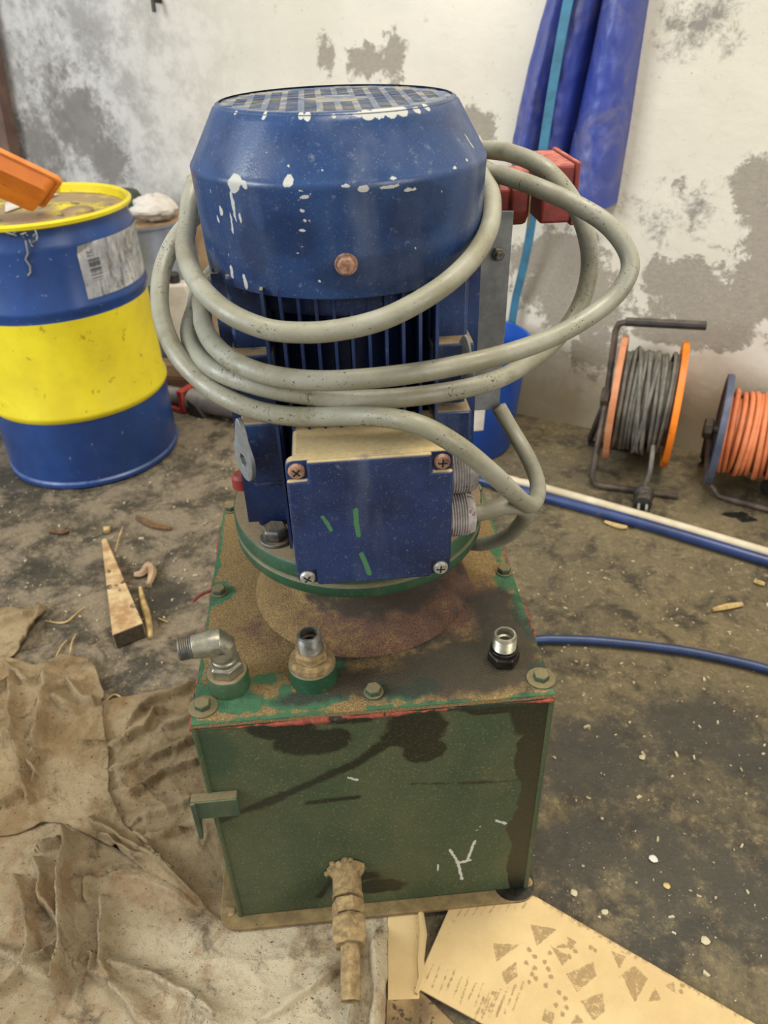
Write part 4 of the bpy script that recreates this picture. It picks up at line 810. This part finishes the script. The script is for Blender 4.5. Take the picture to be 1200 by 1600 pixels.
# ================================================================== drum with orange tub
BC = np.array([-.676, 1.599, Z0]); BR, BH = .188, .549
D = empty('steel_drum', BC); tag(D, 'blue steel drum with a broad yellow band and yellow lid', 'drum')
za, zb_ = .168, .372
def ridge(z, s=1): return [(BR, z-.012), (BR+.0045, z-.004), (BR+.0045, z+.004), (BR, z+.012)]
MB().lathe([(BR-.004, .002), (BR+.002, .004), (BR+.002, .012), (BR-.002, .016), (BR, .03), (BR, za-.011)], 96).build('lower_shell', 'drumblue', D)
MB().lathe([(BR, za-.011), (BR+.005, za-.003), (BR+.005, za+.004), (BR, za+.013), (BR, zb_-.004)], 96, capa=False, capb=False).build('yellow_band', 'drumyellow', D)
MB().lathe([(BR, zb_-.004), (BR, zb_+.004), (BR+.004, zb_+.012), (BR+.004, zb_+.02), (BR, zb_+.028), (BR, BH-.05), (BR-.001, BH-.04), (BR-.006, BH-.03), (BR-.006, BH-.008)], 96, capa=False, capb=False).build('upper_shell', 'drumblue', D)
MB().lathe([(BR-.006, BH-.012), (BR+.003, BH-.008), (BR+.004, BH-.002), (BR-.001, BH+.002), (BR-.007, BH-.002), (BR-.008, BH-.016), (BR-.012, BH-.016)], 96, capa=False, capb=False).build('rim', 'drumyellow', D)
MB().lathe([(BR-.006, BH-.017), (BR-.03, BH-.016), (.001, BH-.014)], 64, capa=False).build('drum_lid', 'drumlid', D)
MB().lathe([(.03, 0), (.03, .008), (.022, .011)], 24, (.1, -.03, BH-.016)).build('bung', 'drumlid', D)
pl = [at_z(a, b, BH+Z0-.012)-BC for a, b in ((8, 332), (92, 303), (50, 302), (8, 318))]
MB().prism([p_*1. for p_ in pl], (0, 0, .001)).build('paper_scrap', 'white', D)
def drum_uv(px, py, R=BR+.001):
    o = CAM-BC; d = ray(px, py); A = d[0]**2+d[1]**2; B = o[0]*d[0]+o[1]*d[1]; Dd = max(B*B-A*(o[0]**2+o[1]**2-R*R), 0); p = o+d*(-B-math.sqrt(Dd))/A; return math.atan2(p[1], p[0]), p[2]
t0, zt_ = drum_uv(123, 372); t1, zt2 = drum_uv(216, 350); tb, zb2 = drum_uv(130, 470)
t0 = (t0+tb)/2; t1 = t1+.12; nu_, nv_ = 120, 120
LU, LV = np.meshgrid(np.linspace(0, 1, nu_), np.linspace(0, 1, nv_)); TT = t0+(t1-t0)*LU; zt_ = min(zt_, BH-.046); ZZ = zb2+(zt_-zb2)*LV
RRr = BR+.0012+0*LU+.016*np.clip(.16-LU-(1-LV)*1.0, 0, 1)*4
g = MB().grid(np.stack([RRr*np.cos(TT), RRr*np.sin(TT), ZZ], -1)); 
ink = np.zeros_like(LU); bars = (vn(LV*110, 0*LV, 4) > .5) & (LU > .07) & (LU < .17) & (LV > .3) & (LV < .72); ink[bars] = 1
txt = (vn(LU*60, LV*160, 6) > .58) & (np.sin(LU*95) > .1) & (LU > .26) & (LU < .62) & (LV > .06) & (LV < .28); ink[txt] = .7
txt = (vn(LU*50, LV*130, 9) > .55) & (np.sin(LU*70) > .3) & (LU > .3) & (LU < .7) & (LV > .45) & (LV < .85); ink[txt] = .45
ink[(np.abs(LU-.1) < .03) & (LV > .75) & (LV < .86) & (vn(LU*60, LV*90, 2) > .5)] = .8; ink[np.abs(LV-.42) < .006] = .4
g.attr('ink', ink); g.attr('lu', LU); g.attr('lv', LV); g.attr('grime', np.clip(blobs(LU, LV, [(.6, .75, .3, .28), (.9, .5, .2, .5), (.8, .95, .3, .2)], .2, 5)*1.3, 0, 1)*vn(LU*30, LV*12, 3))
g.build('label_sticker', 'label', D, sharp=180)
g = MB(); rg = np.random.default_rng(5)
for i in range(5):
    t, z = drum_uv(rg.uniform(8, 60), 372+rg.uniform(-8, 6)); p = np.array([(BR+.002)*math.cos(t), (BR+.002)*math.sin(t), z]); g.tube([p+rg.uniform(-.01, .01, 3) for _ in range(4)], .0016, 4)
t, z = drum_uv(42, 400)
g.tube([np.array([(BR+.003)*math.cos(drum_uv(a, b)[0]), (BR+.003)*math.sin(drum_uv(a, b)[0]), drum_uv(a, b)[1]]) for a, b in ((40, 375), (44, 395), (40, 405), (47, 415), (48, 425), (44, 430))], .0022, 5)
g.build('torn_tape_scrap', 'plate', D)
# orange tub leaning on the drum lid
def tub():
    n = 12; prof_ = []; g = MB(); hh = .04
    def ringp(hx, hy, r, z): return [(a, b, z) for a, b, _ in rrect(-hx, hx, -hy, hy, r, 0, 4)]
    lv_ = [ringp(.1, .075, .012, 0), ringp(.104, .079, .013, .014), ringp(.112, .088, .014, .034), ringp(.114, .09, .014, hh), ringp(.108, .084, .013, hh), ringp(.096, .071, .012, .006)]
    m = len(lv_[0]); V_ = [p for r_ in lv_ for p in r_]; F = [tuple(range(m))[::-1]]+[(i*m+k_, i*m+(k_+1) % m, (i+1)*m+(k_+1) % m, (i+1)*m+k_) for i in range(len(lv_)-1) for k_ in range(m)]+[tuple(range((len(lv_)-1)*m, len(lv_)*m))]
    g.add(V_, F)
    l = MB(); a = ringp(.112, .088, .014, .032); b = ringp(.12, .096, .016, .033); c_ = ringp(.12, .096, .016, .044); d_ = ringp(.108, .084, .013, .044); V_ = a+b+c_+d_
    l.add(V_, [(i*m+k_, i*m+(k_+1) % m, (i+1)*m+(k_+1) % m, (i+1)*m+k_) for i in range(3) for k_ in range(m)])
    return g, l
tb_, tlip = tub()
a_, ph_, yw_ = math.radians(33), math.radians(38), math.radians(26); ca_, sa_, cy_, sy2_ = math.cos(a_), math.sin(a_), math.cos(yw_), math.sin(yw_)
tu = np.array([ca_*cy_, ca_*sy2_, -sa_]); e1_ = np.array([sa_*cy_, sa_*sy2_, ca_]); e2_ = np.array([sy2_, -cy_, 0])
ns_ = math.cos(ph_)*e2_+math.sin(ph_)*e1_; nb_ = -math.cos(ph_)*e1_+math.sin(ph_)*e2_
TO = at_z(72, 299, BH+Z0+.04)-tu*.098+ns_*-.073*.6
T_ = empty('plastic_tub', TO); T_.matrix_world = Matrix([[tu[k_], -ns_[k_]*.6, -nb_[k_]*.75, TO[k_]] for k_ in range(3)]+[[0, 0, 0, 1]]); tag(T_, 'orange plastic tub tilted on top of the blue and yellow drum', 'tub')
tb_.build('tub_shell', 'orange', T_, sharp=30); tlip.build('tub_lip', 'orangelip', T_, sharp=30)

# ================================================================== things behind the drum
def floor_at(px, py): return at_z(px, py)
def lean_plank(name, mat, p0, p1, w, th, label, cat, off=.02, off2=None):
    a = at_wall(*p0, off); b = at_wall(*p1, off if off2 is None else off2); d = b-a; L = np.linalg.norm(d); d /= L; x = np.cross(d, WN); x /= np.linalg.norm(x); nn = np.cross(x, d)
    return tag(MB().prism([a-x*w/2, a+x*w/2, b+x*w/2, b-x*w/2], nn*th).build(name, mat, bevel=.003, sharp=30), label, cat)
lean_plank('timber_post', 'postwood', (-35, -60), (76, 505), .05, .04, 'grey-brown timber leaning on the wall behind the orange tub', 'timber', .02, .02)
pc = at_y(287, 342, 2.03)-np.array([.1, 0, 0]); PT = empty('aluminium_pot', (pc[0], 2.03, Z0)); ptop = pc[2]-Z0
MB().lathe([(.085, .0), (.097, .01), (.097, ptop-.14), (.0985, ptop-.136), (.097, ptop-.132), (.097, ptop-.006), (.102, ptop-.003), (.102, ptop+.003), (.094, ptop+.003), (.094, ptop-.02)], 64).build('pot_wall', 'pot', PT); MB().lathe([(.1, ptop+.002), (.1, ptop+.007), (.05, ptop+.008)], 48).build('pot_cover', 'plywood', PT)
tag(PT, 'tall bright aluminium pot standing behind the blue drum', 'pot')
# crumpled white paper on it
def crumple(name, mat, C, rx, ry, rz, seed, label, cat):
    nu_, nv_ = 36, 18; t, ph = np.meshgrid(np.linspace(0, 2*PI, nu_), np.linspace(-PI/2, PI/2, nv_)); rr_ = 1+.5*fbm(np.cos(t)*2.2+4, ph*2.2+np.sin(t)*2.2, seed)+.22*(vn(t*3+0*t, ph*5, seed+3)-.5)*np.cos(ph)
    rr_[:, -1] = rr_[:, 0]; P = np.stack([C[0]+rx*rr_*np.cos(t)*np.cos(ph), C[1]+ry*rr_*np.sin(t)*np.cos(ph), C[2]+rz*rr_*np.sin(ph)], -1); return tag(MB().grid(P).build(name, mat, sharp=30), label, cat)
crumple('crumpled_paper', 'white', (pc[0]+.04, 2.0, pc[2]+.036), .058, .06, .03, 3, 'crumpled white paper lying on top of the aluminium pot', 'paper')
g = MB().lathe([(.05, 0), (.054, .004), (.052, .04), (.042, .056), (.02, .062)], 32); tag(g.build('green_bowl', 'darkgreen', loc=(pc[0]-.055, 2.06, ptop+Z0+.008)), 'dark green upturned bowl poking out behind the drum rim', 'bowl')
p = at_y(292, 290, 2.0)
tag(MB().prism([(p[0]-.005, 1.985, Z0), (p[0]+.085, 1.955, Z0), (p[0]+.075, 2.015, p[2]+.012), (p[0]-.008, 2.045, p[2]+.012)], (0, .018, 0)).build('plywood_board', 'plywood', bevel=.002), 'beige plywood board upright behind the motor\'s left side', 'board')
zc_ = Z0+.085; c = at_y(279, 475, 1.875); can = empty('plastic_canister', (c[0], 1.875, zc_)); hc = at_y(277, 428, 1.875)[2]-zc_
MB().prism(rrect(-.032, .034, -.022, .022, .01, 0), (0, 0, hc-.02)).build('canister_body', 'white', can, bevel=.006, seg=3); MB().lathe([(.014, hc-.022), (.014, hc), (.011, hc+.004)], 20).build('canister_cap', 'black', can)
tag(can, 'dirty white plastic canister standing on the stacked timbers', 'canister')
def beam(a, b, z, w, h, name, mat, label):
    a = np.array(a+(z,)); b = np.array(b+(z,)); d = b-a; d /= np.linalg.norm(d); x = np.array([-d[1], d[0], 0])
    return tag(MB().prism([a-x*w/2, b-x*w/2, b+x*w/2, a+x*w/2], (0, 0, h)).build(name, mat, bevel=.003), label, 'timber')
beam((-.60, 1.905), (-.33, 1.845), Z0, .05, .05, 'timber_beam', 'redwood', 'red-brown timber beam on the floor behind the drum')
beam((-.59, 1.905), (-.36, 1.855), Z0+.05, .045, .035, 'timber_offcut', 'plywood', 'tan timber offcut on top of the red-brown beam')
# power tool: grey barrel, red yoke, dark nose
ta, tm, tz = at_z(250, 612, Z0+.03), at_z(295, 622, Z0+.03), at_z(372, 645, Z0+.025)
tdv = (tz-ta)/np.linalg.norm(tz-ta); TL = empty('power_tool', (tm[0], tm[1], Z0)); off_ = np.array([tm[0], tm[1], Z0])
MB().cyl(ta-off_, tm-off_, .02, .022, 20).build('tool_barrel', 'tool', TL, bevel=.002)
MB().cyl(tm-off_+tdv*.01, tz-off_, .03, .017, 20).build('tool_body', 'tool', TL, bevel=.003)
px_d = np.array([-tdv[1], tdv[0], 0])
MB().box((-.008, -.032, .0), (.008, -.024, .06)).box((-.008, .024, .0), (.008, .032, .06)).box((-.008, -.032, .054), (.008, .032, .062)).box((-.05, -.032, 0), (.008, -.022, .012)).build('tool_yoke', 'toolred', TL, bevel=.002, rot=(0, 0, math.atan2(tdv[1], tdv[0])))
MB().prism([(.02, -.03, 0), (.07, -.03, 0), (.05, -.03, .03), (.02, -.03, .045)], (0, .06, 0)).build('tool_foot', 'black', TL, bevel=.002, rot=(0, 0, math.atan2(tdv[1], tdv[0])))
tag(TL, 'grey power tool with a red yoke lying on the floor beside the drum', 'tool')

# ================================================================== blue bin, tarpaulin, strap
bc = np.array([.196, 1.57, Z0]); rt_ = at_y(820, 520, 1.57)[2]-Z0; BN = empty('blue_bin', bc); tag(BN, 'blue plastic bin with a white sticker standing behind the motor', 'bin')
h_ = at_y(815, 512, 1.62)[2]-Z0
MB().lathe([(.1, 0), (.105, .006), (.126, h_-.03), (.127, h_-.02), (.133, h_-.018), (.133, h_), (.126, h_), (.12, h_-.03), (.1, .012), (.01, .01)], 72).build('bin_shell', 'bin', BN, sharp=40)
t = np.linspace(-1.95, -1.2, 14)
def bin_p(t, z): 
    r_ = .105+(.126-.105)*(z-.006)/(h_-.036)+.0012; return np.stack([r_*np.cos(t), r_*np.sin(t), 0*t+z], -1)
zl0, zl1 = at_y(742, 672, 1.46)[2]-Z0, at_y(742, 632, 1.46)[2]-Z0
MB().grid(np.stack([bin_p(np.linspace(-2.0, -1.36, 14), zl0), bin_p(np.linspace(-2.0, -1.36, 14), zl1)])).build('bin_sticker', 'white', BN)
crumple('rubbish_bag', 'plywood', (bc[0]-.01, bc[1], h_-.04+Z0), .095, .095, .03, 8, 'tan crumpled rubbish filling the blue bin', 'rubbish')
# tarpaulin
nv_, nu_ = 70, 90; rows = []
Lp = [(872, -70), (857, 0), (832, 90), (815, 160), (806, 205), (803, 232)]; Rp = [(1027, -70), (1015, 0), (1000, 100), (985, 200), (966, 316)]
La = resample([wall_uv(*p_) for p_ in Lp], nv_); Ra = resample([wall_uv(*p_) for p_ in Rp], nv_)
bot = [wall_uv(*p_) for p_ in ((803, 232), (812, 262), (850, 290), (885, 307), (920, 314), (966, 317))]; Bt = resample(bot, nu_); topp = resample([wall_uv(872, -70), wall_uv(1027, -70)], nu_)
Pw = coons(topp, Bt, La, Ra, nu_, nv_); s = np.linspace(0, 1, nu_)[None, :]; vv = np.linspace(0, 1, nv_)[:, None]
gr_ = .62+.0*vv; dep = .012+.03*np.sin(np.clip(s/.16, 0, 1)*PI/2)
dep = dep+.022*np.exp(-((s-.2-.03*vv)/.05)**2)+.03*np.exp(-((s-.43)/.1)**2)-.045*np.exp(-((s-.585+.02*vv)/.022)**2)-.028*np.exp(-((s-.3-.05*vv)/.03)**2)
roll = np.clip(1-((s-.8)/.2)**2, 0, 1)**.5; dep = np.where(s > .6, .012+.075*roll, dep)
dep = dep+.018*fbm(s*9+0*vv, vv*4, 7)*(s < .6)+.008*fbm(s*14+0*vv, vv*14, 9); dep = np.maximum(dep, .006)
edgef = np.minimum(1, np.minimum(s/.02, (1-s)/.02)); dep = dep*np.clip(edgef, 0, 1)+.003
g = MB().grid(np.stack([Pw[..., 0], -dep, Pw[..., 1]], -1))
# close the bottom hem against the wall
base_i = (nv_-1)*nu_; o0 = len(g.v); g.v += [(Bt[i, 0], -.002, Bt[i, 1]) for i in range(nu_)]; g.f += [(base_i+i, base_i+i+1, o0+i+1, o0+i) for i in range(nu_-1)]
tp_ = g.build('hanging_tarpaulin', 'tarp', loc=WP, rot=(0, 0, WA), sharp=60); tag(tp_, 'folded blue tarpaulin hanging down the wall at the top right', 'tarpaulin')
sp_ = [wall_uv(*p_, .075) for p_ in ((905, -60), (891, 0), (876, 80), (862, 160), (848, 245), (834, 320), (822, 380), (805, 445), (796, 475), (788, 520))]; offs = [.088, .088, .088, .086, .082, .075, .06, .045, .035, .03]
pts_ = spline([(a, -o, b) for (a, b), o in zip(sp_, offs)], 5); g = MB(); wv = .009; V_ = []
for p_ in pts_: V_ += [p_+[-wv, 0, 0], p_+[wv, 0, 0], p_+[wv, .003, 0], p_+[-wv, .003, 0]]
g.add(V_, [(i*4+k_, i*4+(k_+1) % 4, (i+1)*4+(k_+1) % 4, (i+1)*4+k_) for i in range(len(pts_)-1) for k_ in range(4)])
tag(g.build('hanging_strap', 'teal', loc=WP, rot=(0, 0, WA), sharp=40), 'teal webbing strap hanging down over the blue tarpaulin', 'strap')

# ================================================================== cable reels
def reel(name, Cc, u, R, Wd, coilr, turns, mats, frame_pts, foot, label, tail=None, cr_=.0042, seed=1, slant=True):
    E_ = empty(name, (Cc[0], Cc[1], Z0)); off = np.array([Cc[0], Cc[1], Z0]); u = np.array(u, float)/np.linalg.norm(u); C = np.array(Cc)-off
    fw = np.array([u[1], -u[0], 0])
    for s_, m_ in ((-1, mats[0]), (1, mats[1])):
        MB().lathe([(.02, -.003), (R-.012, -.0025), (R-.007, -.0065), (R, -.006), (R+.001, 0), (R, .006), (R-.007, .0065), (R-.012, .0025), (.02, .003)], 64, C+u*s_*Wd/2, u).build('reel_flange', m_, E_, sharp=50)
    MB().cyl(C-u*Wd/2, C+u*Wd/2, coilr*.86, n=40).build('winding_core', mats[2], E_)
    MB().cyl(C-u*(Wd/2+.03), C+u*(Wd/2+.012), .009, n=14).build('axle', 'frame', E_)
    hb = C-u*(Wd/2+.012); MB().lathe(hexring(.022, .018), 8, hb, -u).build('hub', 'frame', E_, bevel=.001)
    x = np.array([0, 0, 1.]); y = np.cross(u, x); P_ = []; rg = np.random.default_rng(seed); n = 30; ph = 0
    for i in range(int(turns*n)):
        t = 2*PI*i/n; k_ = i/(turns*n); z_ = -Wd/2+.008+(Wd-.016)*k_; z_ += .004*math.sin(t*1.0+vn(k_*9, 0, seed)*6)
        r_ = coilr+.003*math.sin(t*.37+seed)+.004*(vn(t*.4, 3, seed)-.5); P_.append(C+u*z_+(x*math.cos(t)+y*math.sin(t))*r_)
    MB().tube(P_, cr_, 7).build('wound_cable', mats[2], E_, sharp=180)
    if slant:
        for k0, k1, t0_ in ((.25, .62, -.4), (.45, .68, .0), (.62, .3, .3)):
            P_ = []
            for i in range(40):
                t = t0_+PI*1.25*i/39; z_ = -Wd/2+Wd*(k0+(k1-k0)*(i/39)); P_.append(C+u*z_+(x*math.cos(t)-y*math.sin(t)*(1 if (y @ fw) < 0 else -1))*(coilr+.006+.001*math.sin(i)))
            MB().tube(P_, cr_, 7).build('crossing_strand', mats[2], E_, sharp=180)
    MB().tube([p_-off for p_ in frame_pts], .0068, 10).build('stand_frame', 'frame', E_, sharp=180)
    MB().tube([p_-off for p_ in foot], .0068, 10).build('rear_leg', 'black', E_, sharp=180)
    tag(E_, label, 'cable reel', 'cable reels by the wall'); return E_, off
Zr = .147
l_c = at_z(962, 622, Zr); r_c = at_z(1054, 633, Zr); ru = r_c-l_c; ru[2] = 0; rw = np.linalg.norm(ru); ru = ru/rw; rC = (l_c+r_c)/2; rfw = np.array([ru[1], -ru[0], 0])
hubp = l_c-ru*.018
b0, b1 = at_z(923, 757, Z0+.007), at_z(1060, 775, Z0+.007)
hp0 = at_plane(964, 502, hubp+rfw*-.02, rfw); hp1 = at_plane(1104, 509, hubp+rfw*-.02, rfw)
fr = [b1, b0+(b1-b0)*.12, b0+(b1-b0)*.03+[0, 0, .004], b0+np.array([0, 0, .018]), hubp+(b0-hubp)*.35, hubp, hubp+(hp0-hubp)*.6, hp0+np.array([0, 0, -.02]), hp0+(hp1-hp0)*.03+[0, 0, -.005], hp0+(hp1-hp0)*.12, hp1]
rk = at_z(920, 692, Z0+.006); rk2 = at_z(932, 696, Z0+.006)
R1, off1 = reel('cable_reel', rC, ru, .128, rw, .1, 12.3, ('reel', 'reelbright', 'reelcable'), fr, [hubp, hubp+(rk-hubp)*.9, rk, rk2+ru*.1], 'cable reel with orange flanges wound with grey cable, under the wall', seed=2)
MB().tube([p_-off1 for p_ in (hp0+(hp1-hp0)*.1, hp1)], .0088, 10).build('handle_grip', 'black', R1)
pg = at_z(1005, 782, Z0+.02); pj = at_z(1007, 763, Z0+.03); tl_ = spline([rC+rfw*.1+ru*.03+[0, 0, -.045], at_plane(1016, 735, rC+rfw*.13, rfw), pj], 6)
MB().tube([p_-off1 for p_ in tl_], .0046, 8).build('cable_tail', 'reelcable', R1)
pd = pg-pj; pd = np.array([pd[0], pd[1], -.004]); pd /= np.linalg.norm(pd)
pgm = MB().lathe([(.008, -.012), (.016, -.004), (.02, .004), (.02, .014), (.0175, .016), (.0175, .04), (.014, .041)], 20, pj-off1+np.array([0, 0, -.008]), pd).build('plug', 'black', R1)
for s_ in (-1, 1): MB().cyl(pj-off1+pd*.04+ru*.0075*s_+np.array([0, 0, -.008]), pj-off1+pd*.056+ru*.0075*s_+np.array([0, 0, -.009]), .0028, n=8).build('plug_pin', 'screw', pgm)
Zr2 = .125
l2 = at_z(1124, 672, Zr2); c2r = at_z(1245, 690, Zr2); u2 = c2r-l2; u2[2] = 0; w2 = np.linalg.norm(u2); u2 /= w2; c2 = (l2+c2r)/2; f2 = np.array([u2[1], -u2[0], 0]); hub2 = l2-u2*.018
e0, e1 = at_z(1104, 752, Z0+.012), at_z(1260, 812, Z0+.007); e2 = at_z(1125, 776, Z0+.007)
top2 = hub2+np.array([0, 0, .16])+f2*-.02
fr2 = [e1, e2+(e1-e2)*.1, e2, e0+np.array([0, 0, .006]), hub2+(e0-hub2)*.6, hub2, top2]
k0_ = at_z(1098, 718, Z0+.006)
R2_, off2 = reel('cable_reel', c2, u2, .11, w2, .078, 11.5, ('greydisc', 'greydisc', 'orangecable'), [e1, e2+(e1-e2)*.1, e2, e0+np.array([0, 0, .006]), hub2+(e0-hub2)*.6, hub2], [hub2, hub2+(k0_-hub2)*.9, k0_, k0_+u2*.12], 'cable reel with blue-grey flanges wound with orange cable, at right edge', cr_=.0052, seed=6, slant=False)
pp = at_z(1206, 760, Z0+.02); MB().lathe([(.01, -.02), (.02, -.01), (.021, .03), (.016, .034)], 18, pp-off2, (.2, -1, 0)).build('plug', 'black', R2_)

# ================================================================== pipes and hose on the floor
def floor_tube(name, mat, pts, r, label, cat, lift=None, k_=6):
    P_ = [at_z(a, b, Z0+r if lift is None else lift) for a, b in pts]
    return tag(MB().tube(spline(P_, k_), r, 12).build(name, mat, sharp=180), label, cat)
floor_tube('steel_pipe', 'whitepipe', [(700, 727), (810, 753), (850, 763), (1010, 808), (1200, 864), (1300, 893)], .0095, 'flaking white pipe lying on the floor along the blue one', 'pipe')
floor_tube('steel_pipe', 'bluepipe', [(690, 732), (755, 751), (850, 776), (1010, 820), (1200, 877), (1320, 913)], .0105, 'blue pipe lying on the floor in front of the cable reels', 'pipe')
floor_tube('rubber_hose', 'bluehose', [(760, 1010), (835, 1000), (880, 999), (940, 1002), (1050, 1014), (1130, 1029), (1200, 1046), (1300, 1076)], .0075, 'dark blue hose curving out from behind the green tank', 'hose')
